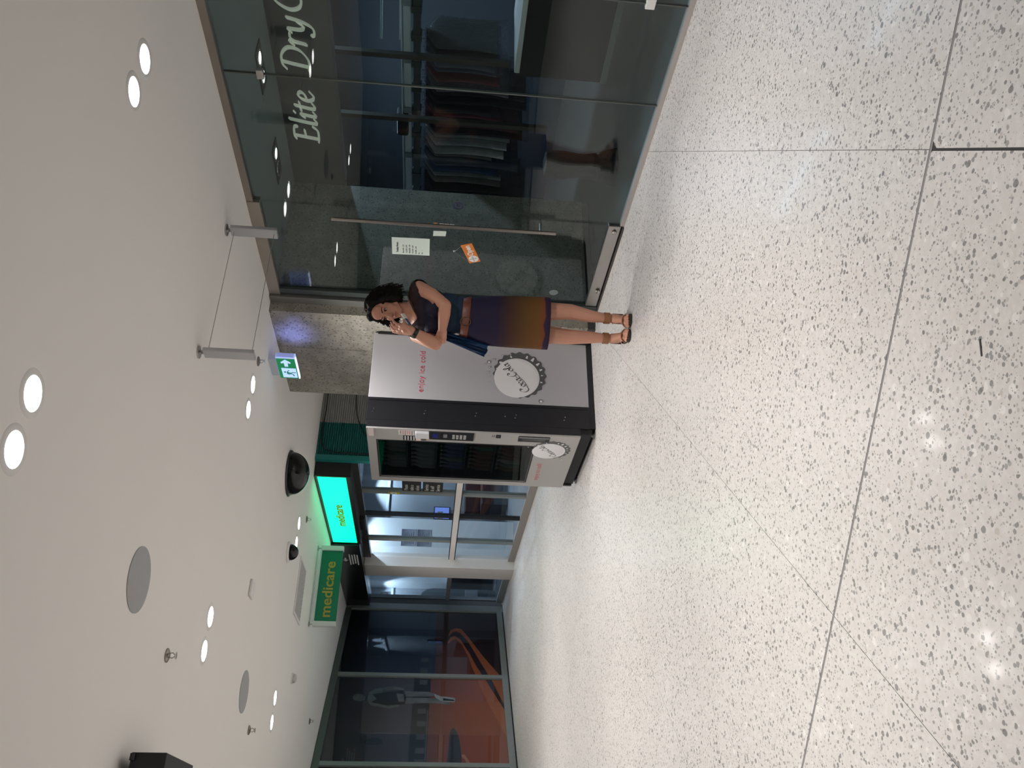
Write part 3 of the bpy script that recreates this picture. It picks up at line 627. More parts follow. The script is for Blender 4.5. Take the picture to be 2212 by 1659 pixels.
mobj('dark_prop_print', mpoly(MB(), [(-2.78, .80), (-2.88, .755), (-3.0, .73), (-3.2, .71), (-3.455, .70), (-3.455, .89), (-3.2, .872), (-2.95, .86), (-2.83, .84)], 0.0046, 0.0008), M('printed_dark_fabric', (0.028, 0.027, 0.036), 0.5, var=(18, 0.6)))
mobj('limb_print', mpoly(MB(), [(-3.28, .70), (-3.27, .665), (-3.36, .62), (-3.455, .585), (-3.455, .63), (-3.36, .66), (-3.32, .70)], 0.0046, 0.0008), M('printed_skin', (0.42, 0.16, 0.09), 0.5))
mobj('cloud_print', mpoly(MB(), [(-3.08, 1.97), (-3.02, 1.90), (-2.99, 1.78), (-3.04, 1.72), (-3.10, 1.71), (-3.13, 1.80), (-3.13, 1.90)], 0.0046, 0.0006), M('printed_cloud', (0.024, 0.023, 0.036), 0.5))
fg = M('printed_figure_grey', (0.12, 0.118, 0.128), 0.5, var=(11, 0.8)); fl_ = M('printed_figure_light', (0.30, 0.29, 0.30), 0.5, var=(18, 0.5)); fd = M('printed_figure_dark', (0.012, 0.012, 0.017), 0.5)
F_ = lambda name, pts, mat, d=0.0042: mobj(name, mpoly(MB(), pts, d, 0.0006), mat)
F_('figure_head', [(-2.22, 2.19), (-2.17, 2.185), (-2.14, 2.14), (-2.15, 2.07), (-2.20, 2.02), (-2.26, 2.02), (-2.30, 2.07), (-2.29, 2.14), (-2.26, 2.18)], fg)
F_('figure_neck', [(-2.19, 2.03), (-2.27, 2.03), (-2.30, 1.95), (-2.16, 1.95)], fd, 0.0043)
F_('figure_shoulders', [(-2.20, 1.99), (-2.10, 1.975), (-2.03, 1.90), (-2.00, 1.80), (-2.11, 1.79), (-2.20, 1.74), (-2.35, 1.71), (-2.40, 1.84), (-2.37, 1.94), (-2.29, 1.985)], fg)
F_('figure_vest', [(-2.14, 1.93), (-2.10, 1.74), (-2.05, 1.52), (-2.20, 1.46), (-2.34, 1.47), (-2.37, 1.72), (-2.31, 1.93), (-2.24, 1.86)], fd, 0.0036)
F_('figure_arm', [(-2.0, 1.80), (-1.965, 1.66), (-2.0, 1.51), (-2.05, 1.49), (-2.04, 1.64), (-2.07, 1.78)], fg, 0.0038)
F_('figure_arm', [(-2.39, 1.83), (-2.44, 1.70), (-2.39, 1.55), (-2.33, 1.55), (-2.38, 1.69), (-2.35, 1.80)], fg, 0.0038)
F_('figure_belt', [(-2.12, 1.60), (-2.13, 1.50), (-2.29, 1.48), (-2.29, 1.56)], fg, 0.0030)
F_('figure_leg', [(-2.07, 1.49), (-2.07, 1.16), (-2.11, 1.06), (-2.15, 1.05), (-2.17, 1.15), (-2.18, 1.47)], fg, 0.0034)
F_('figure_leg', [(-2.21, 1.46), (-2.20, 1.24), (-2.21, 1.02), (-2.25, 0.86), (-2.34, 0.85), (-2.31, 1.02), (-2.31, 1.24), (-2.33, 1.47)], fg, 0.0034)
F_('figure_calf', [(-2.11, 1.08), (-2.19, 1.06), (-2.26, 0.98), (-2.28, 0.79), (-2.19, 0.78), (-2.16, 0.98)], fl_, 0.0028)
F_('figure_shoe', [(-2.20, 0.95), (-2.23, 0.80), (-2.26, 0.79), (-2.25, 0.95)], fd, 0.0022)
for a, b in PANELS:
    obj('cover_glass', mbox(MB(), a, b, -0.006, -0.002, 0.105, 2.455), clear_glass, mu)
# ================================================================ VENDING MACHINE
silver = M('silver_vinyl', (0.50, 0.49, 0.52), 0.38, 0.12, var=(1.2, 0.04))
silver_f = M('silver_door', (0.40, 0.385, 0.375), 0.45, 0.12, var=(1.2, 0.04))
vblack = M('vending_black', (0.014, 0.014, 0.018), 0.42, var=(7, 0.25))
print_d = M('print_dark_grey', (0.10, 0.10, 0.105), 0.5); print_m = M('print_mid_grey', (0.17, 0.17, 0.175), 0.5)
print_l = zgrad('print_cap_face', [(0.0, (0.62, 0.61, 0.62)), (0.5, (0.80, 0.79, 0.80)), (1.0, (0.74, 0.73, 0.74))], 0.1, 0.9, 0.45, 2.0, 0.05)
print_w = M('print_white', (0.74, 0.73, 0.73), 0.5); red_p = M('print_red', (0.62, 0.07, 0.10), 0.5)
SCRIPT = {  # flowing script letters, drawn with a pen
 'C': ([[(.62, .62), (.58, .76), (.40, .80), (.16, .60), (.04, .30), (.12, .05), (.34, .0), (.60, .16), (.72, .30)], [(.62, .62), (.52, .56), (.50, .66)]], .62),
 'o': ([[(.22, .40), (.06, .28), (.06, .06), (.20, .0), (.34, .14), (.32, .34), (.22, .40), (.30, .34), (.46, .36)]], .38),
 'c': ([[(.32, .32), (.26, .40), (.12, .34), (.04, .14), (.12, .0), (.26, .04), (.40, .18)]], .34),
 'a': ([[(.32, .34), (.20, .40), (.06, .26), (.06, .06), (.16, .0), (.30, .16), (.36, .40), (.32, .10), (.38, .0), (.50, .12)]], .46),
 'l': ([[(.02, .12), (.22, .56), (.26, .76), (.18, .80), (.12, .60), (.10, .12), (.16, .0), (.30, .12)]], .26),
 '-': ([[(.02, .22), (.22, .24)]], .26)}
def script(mb, txt, org, right, up, scale, wid, depth):
    x = 0.0
    for ch in txt:
        P, adv = SCRIPT[ch]; nib(mb, [[(a+x, b) for a, b in p] for p in P], org, right, up, scale, wid, 38, depth); x += adv
    return mb
def bottle_cap(prefix, parent, plane, c, r, tilt, right, up, drops):
    """The printed bottle cap: crimped skirt, pale face, script name, splashes and drops. plane(a, b, lift) -> point."""
    crown = lambda t: 1.0+0.035*math.cos(20*t)
    R, U = Vector(right), Vector(up); N = R.cross(U)
    P = lambda a, b, lift: Vector(c)+R*a+U*b+N*lift
    def flat(pts, l0, th=0.0005): return MB().extr([P(a, b, l0) for a, b in pts], N*th)
    k = obj('cap_print', flat([(0.036*r/0.165+x, -0.030*r/0.165+y) for x, y in disc_poly(0, 0, r*1.20, 160, crown)], 0.0004), print_d, parent)
    obj('cap_rim', flat(disc_poly(0.010*r/0.165, -0.010*r/0.165, r*1.03, 48), 0.0010), print_w, k)
    obj('cap_face', flat(disc_poly(0, 0, r, 48), 0.0016), print_l, k)
    sp = []
    for t, w0, ln in ((-0.35, .05, .15), (-0.62, .07, .20), (-0.92, .06, .18), (-1.22, .05, .13), (-1.5, .03, .10), (-1.85, .04, .10), (0.35, .04, .12), (0.9, .08, .12), (1.25, .05, .09)):
        a = t; r0, r1 = r*1.02, r*(1.02+ln)
        pts = [(r0*math.cos(a-w0), r0*math.sin(a-w0)), (r1*math.cos(a-w0*.3), r1*math.sin(a-w0*.3)), (r1*math.cos(a+w0*.5), r1*math.sin(a+w0*.5)), (r0*math.cos(a+w0), r0*math.sin(a+w0))]
        obj('highlight', flat([(x+0.026*r/0.165, y-0.024*r/0.165) for x, y in pts], 0.0012), print_w, k)
    for x, y, q in drops:
        obj('drop', flat(disc_poly(x*r, y*r, q*r, 14), 0.0010), print_m, k)
        obj('drop_glint', flat(disc_poly(x*r-q*r*.15, y*r-q*r*.1, q*r*.62, 10), 0.0016), print_w, k)
    ca, sa = math.cos(tilt), math.sin(tilt)
    s_ = 1.62*r/3.45
    tr, tu = R*ca+U*sa, -R*sa+U*ca
    lt = MB(); script(lt, 'Coca-Cola', P(0, 0, 0.0023)-tr*(3.6*s_/2)-tu*(0.36*s_), tr, tu, s_, 0.105, 0.0006)
    nib(lt, [[(.35, -.02), (1.0, -.12), (1.9, -.02), (2.5, .14)]], P(0, 0, 0.0023)-tr*(3.6*s_/2)-tu*(0.36*s_), tr, tu, s_, 0.06, 60, 0.0006)
    obj('script_name', lt, print_d, k)
vm = empty('vending_machine', (3.3, 6.12, 0), 'tall silver and black drinks vending machine against the stone wall', 'vending machine')
YS, YE, XF, XB = 5.64, 6.60, 2.88, 3.735
obj('cabinet', MB().box(3.1452, XB, YS, YE, 0.045, 1.748), silver, vm, bevel=0.003)
obj('back_frame', MB().box(3.735, 3.7415, YS-0.0, YE, 0.02, 1.74), vblack, vm)
obj('rear_edge_trim', MB().box(3.722, 3.7415, YS-0.006, YS-0.0002, 0.02, 1.72), vblack, vm)
def hollow(mb, x0, x1, y0, y1, z0, z1): return mb.box(x0, x1, y0, 5.832, z0, z1).box(x0, x1, 6.513, y1, z0, z1).box(x0, x1, 5.832, 6.513, 1.665, z1).box(x0, x1, 5.832, 6.513, z0, 0.452)
obj('door_body', hollow(MB(), 2.9552, 3.145, YS-0.002, YE, 0.045, 1.748), vblack, vm)
obj('door_edge', hollow(MB(), 2.8932, 2.955, YS, YE-0.005, 0.12, 1.742), vblack, vm)
obj('inner_back', MB().box(3.135, 3.1448, 5.833, 6.512, 0.453, 1.664), M('cavity_dark', (0.02, 0.022, 0.024), 0.6), vm)
for z in (0.50, 0.735, 0.97, 1.205, 1.44): obj('shelf', MB().box(2.945, 3.134, 5.834, 6.511, z, z+0.012), M('shelf_dark', (0.05, 0.052, 0.055), 0.5), vm)
obj('hinge_seam', MB().box(3.118, 3.124, YS-0.0045, YS-0.0022, 0.06, 1.74), M('seam_black', (0.004, 0.004, 0.005), 0.4), vm)
obj('base_plinth', MB().box(2.96, XB, YS+0.0, YE, 0.0, 0.0445), vblack, vm)
obj('front_skirt', MB().box(2.91, 2.955, YS+0.01, YE-0.02, 0.03, 0.119), M('skirt_black', (0.008, 0.008, 0.009), 0.6), vm)
for k, y in enumerate((5.70, 6.55)):
    obj('foot', MB().lathe([(0.025, 0.0), (0.028, 0.004), (0.028, 0.012), (0.012, 0.014), (0.012, 0.05)], (2.93, y, 0.0), 14), M('foot_grey', (0.25, 0.25, 0.25), 0.4, 0.6), vm, smooth=True)
obj('corner_bracket', MB().box(2.90, 2.95, YE-0.015, YE+0.012, 0.04, 0.115), vblack, vm)
for z in (1.70, 1.313, 0.924, 0.619, 0.24):
    for dx in (-0.012, 0.014): obj('hinge_screw', MB().lathe([(0.0005, -0.0025), (0.004, -0.002), (0.005, 0.0)], (3.033+dx, YS-0.0022, z-dx*.3), 8, 'Y', cap=False), steel, vm, smooth=True)
obj('hinge_screw', MB().lathe([(0.0005, -0.0025), (0.004, -0.002), (0.005, 0.0)], (3.03, YS-0.0022, 0.70), 8, 'Y', cap=False), steel, vm)
# the side: red line of text and the big cap
obj('lettering', text_mb('enjoy ice cold', 0.066, 0.0008, (3.205, YS-0.0004, 1.337), (1, 0, 0), (0, 0, 1), bold=-0.0004, sx=0.97, space=1.05), red_p, vm)
bottle_cap('side', vm, None, (3.372, YS-0.0003, 0.617), 0.172, math.radians(36), (1, 0, 0), (0, 0, 1), [(-1.12, -1.13, .10), (0.82, 1.25, .09), (0.98, 1.02, .05), (0.55, 1.22, .05), (0.30, 1.30, .04), (0.05, 1.18, .035), (1.22, .62, .05), (1.3, .25, .04), (-.25, 1.2, .03), (0.7, 1.42, .04), (1.15, 1.25, .035)])
# the front door, a frame round the dark window
door = obj('front_door', MB().box(XF, 2.893, YS-0.001, 5.835, 0.12, 1.742).box(XF, 2.893, 6.51, YE, 0.12, 1.742).box(XF, 2.893, 5.835, 6.51, 1.662, 1.742).box(XF, 2.893, 5.835, 6.51, 0.12, 0.455), silver_f, vm)
obj('window_glass', MB().box(2.884, 2.889, 5.8352, 6.5098, 0.4552, 1.6618), glass('vending_glass', (0.57, 0.60, 0.60)), door)
obj('window_surround', MB().box(2.8785, 2.8798, 5.823, 5.8348, 0.443, 1.674).box(2.8785, 2.8798, 6.5102, 6.522, 0.443, 1.674).box(2.8785, 2.8798, 5.8348, 6.5102, 1.6622, 1.674).box(2.8785, 2.8798, 5.8348, 6.5102, 0.443, 0.4548), vblack, door)

# fittings on the near side of the door
obj('top_sticker', MB().box(2.8785, 2.8798, 5.648, 5.77, 1.688, 1.728), M('sticker_pink', (0.62, 0.52, 0.50), 0.5), door)
obj('notice_sticker', MB().box(2.8785, 2.8798, 5.652, 5.728, 1.384, 1.502), M('sticker_white', (0.62, 0.58, 0.56), 0.5, var=(70, 0.3)), door)
for k in range(6): obj('notice_print', MB().box(2.8778, 2.8784, 5.657, 5.722-0.008*(k % 3), 1.398+k*0.017, 1.402+k*0.017), red_p if k in (1, 2, 4) else print_d, door)
obj('price_sticker', MB().box(2.8785, 2.8798, 5.738, 5.815, 1.374, 1.468), M('sticker_black', (0.03, 0.03, 0.03), 0.5), door)
for k in range(4): obj('price_print', MB().box(2.8778, 2.8784, 5.744, 5.81, 1.382+k*0.022, 1.390+k*0.022), print_w, door)
rd = obj('card_reader', MB().box(2.856, 2.8798, 5.648, 5.738, 1.272, 1.374), M('reader_white', (0.62, 0.63, 0.66), 0.35), door, bevel=0.004)
obj('reader_screen', MB().box(2.8785, 2.8798, 5.744, 5.768, 1.345, 1.368), M('reader_blue', (0.05, 0.05, 0.5), 0.4, emit=((0.06, 0.06, 0.9), 1.0)), rd)
obj('reader_label', MB().box(2.8785, 2.8798, 5.769, 5.82, 1.335, 1.370), M('reader_label_white', (0.75, 0.62, 0.58), 0.5), rd)
obj('reader_led', MB().extr([(2.8785, y, z) for y, z in disc_poly(5.752, 1.322, 0.010, 14)], (-0.0012, 0, 0)), M('reader_green', (0.0, 0.4, 0.1), 0.4, emit=((0.02, 0.75, 0.2), 1.2)), rd)
obj('reader_pad', MB().extr([(2.8785, y, z) for y, z in disc_poly(5.79, 1.312, 0.022, 18)], (-0.001, 0, 0)), print_d, rd)
obj('reader_tag', MB().extr([(2.8785, y, z) for y, z in ((5.748, 1.268), (5.80, 1.285), (5.795, 1.296), (5.748, 1.29))], (-0.001, 0, 0)), M('tag_yellow', (0.55, 0.42, 0.03), 0.5), rd)
kp = obj('selection_panel', MB().box(2.868, 2.8798, 5.648, 5.765, 0.932, 1.269), M('panel_black', (0.016, 0.016, 0.02), 0.35), door, bevel=0.003)
obj('display', MB().box(2.8668, 2.8679, 5.668, 5.735, 1.205, 1.245), M('display_dark', (0.02, 0.022, 0.05), 0.2, emit=((0.01, 0.01, 0.12), 0.5)), kp)
obj('note_slot', MB().box(2.862, 2.8679, 5.668, 5.715, 1.135, 1.165), print_m, kp)
for a in range(4):
    for b in range(3): obj('key', MB().box(2.8625, 2.8679, 5.668+b*0.024, 5.686+b*0.024, 0.992+a*0.028, 1.012+a*0.028), M('key_grey', (0.36, 0.36, 0.36), 0.5), kp, bevel=0.002)
cs = obj('coin_slot', MB().box(2.8765, 2.8798, 5.660, 5.708, 0.728, 0.765), vblack, door)
obj('coin_slit', MB().box(2.8755, 2.8763, 5.68, 5.684, 0.736, 0.758), steel, cs)
for z in (0.775, 0.788): obj('coin_mark', MB().box(2.8785, 2.8798, 5.665, 5.70, z, z+0.006), print_d, door)
tr_ = obj('delivery_tray', MB().box(2.8745, 2.8798, 5.662, 5.745, 0.352, 0.592), vblack, door)
obj('tray_flap', MB().box(2.8735, 2.8742, 5.685, 5.728, 0.385, 0.562), M('flap_smoke', (0.05, 0.05, 0.05), 0.2), tr_)
obj('tray_rim', MB().box(2.8725, 2.8742, 5.664, 5.684, 0.355, 0.589), print_m, tr_)
bottle_cap('front', door, None, (XF-0.0003, 5.905, 0.338), 0.125, math.radians(36), (0, -1, 0), (0, 0, 1), [(1.18, .9, .05), (.95, 1.2, .06), (.5, 1.3, .05), (-1.05, -1.0, .08), (1.3, .5, .04)])
obj('lettering', text_mb('enjoy ice cold', 0.060, 0.0008, (XF-0.0004, 6.468, 0.352), (0, -1, 0), (0, 0, 1), bold=-0.0004, sx=0.98), M('faded_red', (0.52, 0.12, 0.12), 0.5), door)
# bottles behind the dark window
bt = [M('bottle_grey', (0.16, 0.17, 0.18), 0.4), M('bottle_red', (0.50, 0.03, 0.035), 0.4), M('bottle_blue', (0.03, 0.04, 0.12), 0.4), M('bottle_brown', (0.10, 0.035, 0.03), 0.4), M('bottle_green', (0.05, 0.10, 0.08), 0.4)]
bprof = [(0.0005, 0), (0.03, 0), (0.032, 0.01), (0.032, 0.055), (0.029, 0.07), (0.032, 0.085), (0.031, 0.12), (0.016, 0.155), (0.012, 0.17), (0.012, 0.183)]
bme = {}
for k, z in enumerate((0.512, 0.747, 0.982, 1.217, 1.452)):
    for j in range(9):
        ci = [3, 3, 2, 0, 0][k]
        if j == 0 and k in (1, 2): ci = 1
        elif (j*3+k*5) % 7 == 0: ci = 4
        elif (j*5+k*3) % 6 == 0: ci = 0
        y = 5.872+j*0.075
        cn = ['clear grey', 'bright red', 'dark blue', 'dark brown', 'dull green'][ci]
        rw = ['lowest', 'second', 'third', 'fourth', 'top'][k]
        if ci not in bme:
            bme[ci] = MB().lathe(bprof, n=16, cap=False).mesh('drink_bottle', smooth=True); bme[ci].materials.append(bt[ci])
            bme['c%d' % ci] = MB().lathe([(0.013, 0.180), (0.0145, 0.182), (0.0145, 0.198), (0.0005, 0.199)], n=14, cap=False).mesh('screw_cap', smooth=True); bme['c%d' % ci].materials.append(print_m)
        o = bpy.data.objects.new('drink_bottle', bme[ci]); COL.objects.link(o); o.location = (2.985, y, z+0.0002)
        c_ = bpy.data.objects.new('screw_cap', bme['c%d' % ci]); COL.objects.link(c_); c_.parent = o
        tag(o, '%s bottle, %s from the keypad, %s vending shelf' % (cn, ['nearest', 'second', 'third', 'fourth', 'fifth', 'sixth', 'seventh', 'eighth', 'farthest'][j], rw), 'bottle', 'bottles behind the vending machine window')

# ================================================================ NOTICES ON THE DOOR
def glass_print(name, y0, y1, z0, z1, mat, label, cat, x=3.8725): return obj(name, MB().box(x-0.001, x+0.001, y0, y1, z0, z1), mat, loc=(x, (y0+y1)/2, z0), label=label, cat=cat)
paper = M('paper_pale_green', (0.60, 0.68, 0.62), 0.7)
r = empty('opening_hours_notice', (3.872, 4.72, 1.33), 'white paper sheet of opening hours taped inside the glass door', 'notice')
sh = []
for a in range(9):
    row = []
    for b in range(4):
        z = 1.332+a*0.0335; y = 4.80-b*0.062-(0.012*(1-a/8.0) if True else 0)
        row.append((3.8722-0.004*(1-a/8.0)**2, y+0.012, z))
    sh.append(row)
obj('sheet', MB().sheet(sh, (0.0008, 0, 0)), paper, r, smooth=True)
txt = M('paper_ink', (0.06, 0.07, 0.07), 0.7)
def lettered(t, size, org, sx=1.0, bold=0.0): return text_mb(t, size, 0.0006, org, (0, -1, 0), (0, 0, 1), bold, sx=sx)
obj('heading', lettered('Trading Hours', 0.021, (3.8708, 4.785, 1.555), 0.9, 0.0004), txt, r)
for k, t in enumerate(('Mon 8.00 - 5.30', 'Tue 8.00 - 5.30', 'Wed 8.00 - 5.30', 'Thu 8.00 - 5.30', 'Fri 8.00 - 5.30', 'Sat     -', 'Sun     -')):
    obj('text_line', lettered(t, 0.015, (3.8700-0.0004*k, 4.788, 1.515-k*0.0225), 0.95), txt, r)
r = empty('small_card', (3.8725, 4.55, 1.22), 'small plain white card on the glass door beside the long handle', 'card')
obj('card', MB().extr([(3.8715, y, z) for y, z in ((4.578, 1.222), (4.525, 1.218), (4.528, 1.308), (4.583, 1.310))], (0.001, 0, 0)), paper, r)
# hanging open sign, tilted
r = empty('open_sign', (3.862, 4.73, 1.03), 'tilted orange card reading Open hung on the glass door', 'sign')
tl = math.radians(21); er, eu = Vector((0, -math.cos(tl), math.sin(tl))), Vector((0, math.sin(tl), math.cos(tl))); oc = Vector((3.862, 4.735, 1.037))
def op(a, b, d=0.0): return oc+er*a+eu*b+Vector((-d, 0, 0))
obj('card', MB().extr([op(a, b) for a, b in ((-.105, -.042), (.105, -.042), (.105, .042), (-.105, .042))], (-0.002, 0, 0)), M('card_orange', (0.62, 0.19, 0.035), 0.5), r)
obj('badge', MB().extr([op(-.062+a, b-0.002, 0.0022) for a, b in disc_poly(0, 0, 0.036, 24)], (-0.0006, 0, 0)), M('badge_white', (0.72, 0.70, 0.66), 0.5), r)
obj('badge_cross', MB().extr([op(-.062+a, b, 0.003) for a, b in ((-.004, -.03), (.004, -.03), (.004, .03), (-.004, .03))], (-0.0004, 0, 0)).extr([op(-.062+a, b, 0.0036) for a, b in ((-.03, -.003), (.03, -.003), (.03, .004), (-.03, .004))], (-0.0004, 0, 0)), M('badge_grey', (0.35, 0.38, 0.42), 0.5), r)
obj('lettering', text_mb('Open', 0.056, 0.0008, op(-.022, -.016, 0.0022), er, eu, bold=0.0018, sx=0.86), MATS['badge_white'], r)
for a in (-.1, .095): obj('string', MB().tube([op(a, .038, 0.001), (3.866, 4.735, 1.155)], 0.0012, 5), M('string_grey', (0.25, 0.26, 0.25), 0.8), r)
obj('suction_hook', MB().lathe([(0.010, 0), (0.008, -0.004), (0.003, -0.008)], (3.8735, 4.735, 1.155), 12, 'X'), M('clear_plastic', (0.4, 0.42, 0.42), 0.2), r)
# round sticker and the strip of card logos
r = empty('round_sticker', (3.8725, 4.26, 1.147), 'round dark blue ring sticker on the glass left of the door joint', 'sticker')
ring = MB()
for rr0, rr1 in ((0.024, 0.036),):
    n = 28; a_ = [(3.8715, 4.26+rr0*math.cos(2*math.pi*k/n), 1.147+rr0*math.sin(2*math.pi*k/n)) for k in range(n)]; b_ = [(3.8715, 4.26+rr1*math.cos(2*math.pi*k/n), 1.147+rr1*math.sin(2*math.pi*k/n)) for k in range(n)]
    ring.sheet([a_+a_[:1], b_+b_[:1]], (0.001, 0, 0))
obj('ring', ring, M('sticker_navy', (0.022, 0.022, 0.07), 0.5), r)
obj('centre', MB().extr([(3.8715, y, z) for y, z in ((4.27, 1.135), (4.262, 1.135), (4.262, 1.16), (4.27, 1.16))], (0.001, 0, 0)).extr([(3.8715, y, z) for y, z in ((4.255, 1.137), (4.249, 1.137), (4.249, 1.158), (4.255, 1.158))], (0.001, 0, 0)), MATS['sticker_navy'], r)
r = empty('card_logo_strip', (3.8725, 4.45, 1.2), 'small strip of payment card stickers behind the door handle', 'sticker')
obj('orange_dot', MB().extr([(3.8715, y, z) for y, z in disc_poly(4.457, 1.296, 0.013, 16)], (0.001, 0, 0)), M('dot_orange', (0.60, 0.28, 0.02), 0.5), r)
obj('dot_backing', MB().extr([(3.8727, y, z) for y, z in disc_poly(4.457, 1.296, 0.019, 16)], (0.0008, 0, 0)), print_d, r)
for k, mt in enumerate((print_w, M('logo_red', (0.45, 0.10, 0.08), 0.5), M('logo_blue', (0.35, 0.40, 0.50), 0.5))):
    z = 1.238-k*0.036
    obj('logo', MB().box(3.8705, 3.8715, 4.447, 4.468, z, z+0.030), print_w, r)
    obj('logo_mark', MB().box(3.8698, 3.8704, 4.450, 4.460, z+0.005, z+0.025), mt if k else print_d, r)
obj('dot_sticker', MB().extr([(3.8725, y, z) for y, z in disc_poly(5.154, 0.374, 0.034, 28)], (-0.001, 0, 0)), M('frosted_dot', (0.16, 0.19, 0.19), 0.5), loc=(3.872, 5.154, 0.34), label='plain pale frosted dot sticker low on the glass door', cat='sticker')
# ================================================================ DRY CLEANER'S SHOP
PEN = {
 'E': ([[(.20, .72), (.17, .50), (.10, .02)], [(.08, .68), (.20, .72), (.46, .70), (.50, .60)], [(.15, .38), (.38, .40)], [(.0, .02), (.10, .0), (.38, .01), (.50, .14)]], .56),
 'l': ([[(.18, .80), (.06, .12), (.08, .0), (.20, .07)]], .25),
 'i': ([[(.0, .34), (.10, .44), (.04, .10), (.06, .0), (.18, .07)], [(.14, .60), (.17, .63)]], .24),
 't': ([[(.14, .58), (.05, .12), (.08, .0), (.22, .07)], [(-.03, .41), (.24, .44)]], .26),
 'e': ([[(.06, .20), (.24, .26), (.30, .36), (.22, .44), (.10, .36), (.04, .18), (.08, .04), (.18, .0), (.32, .10)]], .40),
 ' ': ([], .56),
 'D': ([[(.22, .70), (.17, .45), (.10, .02)], [(.02, .64), (.14, .73), (.42, .72), (.62, .52), (.56, .22), (.32, .02), (.10, .0), (.0, .03)]], .70),
 'r': ([[(.0, .34), (.11, .44), (.03, .0)], [(.07, .26), (.18, .41), (.30, .42)]], .34),
 'y': ([[(.0, .36), (.09, .44), (.08, .12), (.16, .02), (.30, .20)], [(.38, .44), (.30, .08), (.16, -.20), (-.02, -.24), (-.06, -.16)]], .44),
 'C': ([[(.54, .58), (.44, .73), (.22, .64), (.05, .32), (.12, .06), (.32, .0), (.54, .14)]], .56),
 'a': ([[(.30, .38), (.18, .44), (.04, .24), (.06, .04), (.16, .0), (.30, .20), (.34, .44), (.28, .08), (.34, .0), (.44, .08)]], .46),
 'n': ([[(.0, .34), (.10, .44), (.03, .0)], [(.07, .24), (.22, .43), (.32, .40), (.28, .08), (.34, .0), (.44, .08)]], .46),
 's': ([[(.28, .38), (.16, .44), (.08, .34), (.22, .18), (.18, .02), (.02, .04)]], .32)}
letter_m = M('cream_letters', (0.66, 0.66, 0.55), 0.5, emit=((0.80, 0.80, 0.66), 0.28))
r = empty('shop_name', (5.085, 4.2, 2.27), 'raised cream italic letters of the dry cleaner name on the dark bulkhead', 'lettering')
x = 0.0; sc = 0.262
for ch in 'Elite Dry Cleaners':
    P, adv = PEN[ch]
    if ch == ' ': x += adv if x < 2 else 0.10; continue
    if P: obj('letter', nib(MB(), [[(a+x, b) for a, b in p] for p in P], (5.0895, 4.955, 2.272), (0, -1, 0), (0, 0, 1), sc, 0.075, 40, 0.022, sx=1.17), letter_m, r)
    x += adv
# twin lamp fittings in the shop ceiling
lamp_f = M('gimbal_black', (0.02, 0.02, 0.02), 0.4); lamp_r = M('gimbal_reflector', (0.75, 0.75, 0.72), 0.15, 0.9); lamp_e = M('gimbal_lens', (0.9, 0.9, 0.85), 0.3, emit=((1, 0.97, 0.9), 2.2))
for k, (x0, y0) in enumerate(((4.64, 3.80), (4.584, 4.613))):
    r = empty('twin_downlight', (x0+0.085, y0+0.165, 2.53), ('nearer' if k == 0 else 'farther')+' black twin-lamp fitting in the dry cleaner ceiling', 'light', 'twin lamps in the shop')
    obj('frame', MB().box(x0, x0+0.17, y0, y0+0.33, 2.522, 2.5295), lamp_f, r)
    for j in range(2):
        if k == 1 and j == 1: m_ = lamp_f
        else: m_ = lamp_e
        c = (x0+0.085, y0+0.088+0.154*j, 2.53)
        obj('reflector', MB().lathe([(0.062, -0.0085), (0.060, -0.012), (0.044, -0.0105)], c, 22, cap=False), lamp_r, r, smooth=True)
        obj('lens', MB().lathe([(0.0005, -0.0095), (0.043, -0.0095), (0.043, -0.0085), (0.0005, -0.0085)], c, 20, cap=False), m_, r)
    spot('lamp', (x0+0.085, y0+0.1, 2.50), 3.5, (1, 0.97, 0.92), 120, 0.9, 0.04, parent=r)
# cool tube light over the racks
tube_m = M('cool_tube', (0.9, 0.95, 1), 0.4, emit=((0.62, 0.80, 1.0), 7.0))
for k, (x0, y0, y1) in enumerate(((6.35, 3.2, 4.6), (6.35, 5.5, 6.9))):
    r = empty('tube_light', (x0, y0, 2.53), ('nearer' if k == 0 else 'farther')+' cool white tube light over the hanging clothes', 'light', 'tube lights in the shop')
    obj('batten', MB().box(x0-0.05, x0+0.05, y0, y1, 2.48, 2.5295), trim_w, r)
    obj('tube', MB().tube([(x0, y0+0.05, 2.462), (x0, y1-0.05, 2.462)], 0.014, 10), tube_m, r, smooth=True)
    l = bpy.data.lights.new('lamp', 'AREA'); l.shape = 'RECTANGLE'; l.size = 0.08; l.size_y = y1-y0; l.energy = 24.0; l.color = (0.60, 0.78, 1.0)
    o = bpy.data.objects.new('lamp', l); COL.objects.link(o); o.parent = r; o.location = (0, (y1-y0)/2, -0.09)
# conveyor rack
rk = empty('garment_conveyor', (5.7, 5.0, 1.6), 'silver overhead garment conveyor rail running behind the counter', 'conveyor')
rail_m = M('conveyor_rail', (0.78, 0.84, 0.90), 0.3, 0.0); rail_d = M('conveyor_dark', (0.09, 0.11, 0.11), 0.4, 0.6)
obj('top_rail', MB().box(5.68, 5.72, 3.0, 7.4, 1.575, 1.635), rail_m, rk, bevel=0.006)
obj('chain_guard', MB().box(5.655, 5.745, 3.0, 7.4, 1.645, 1.655), rail_m, rk)
obj('chain', MB().box(5.66, 5.74, 3.0, 7.4, 1.50, 1.555), rail_d, rk)
for k in range(16): obj('trolley', MB().box(5.655, 5.745, 3.32+k*0.25, 3.38+k*0.25, 1.49, 1.572), rail_d, rk, bevel=0.004)
for k in range(7): obj('clamp', MB().box(5.665, 5.735, 3.5+k*0.52, 3.56+k*0.52, 1.57, 1.64), M('clamp_grey', (0.32, 0.36, 0.40), 0.4, 0.4), rk, bevel=0.004)
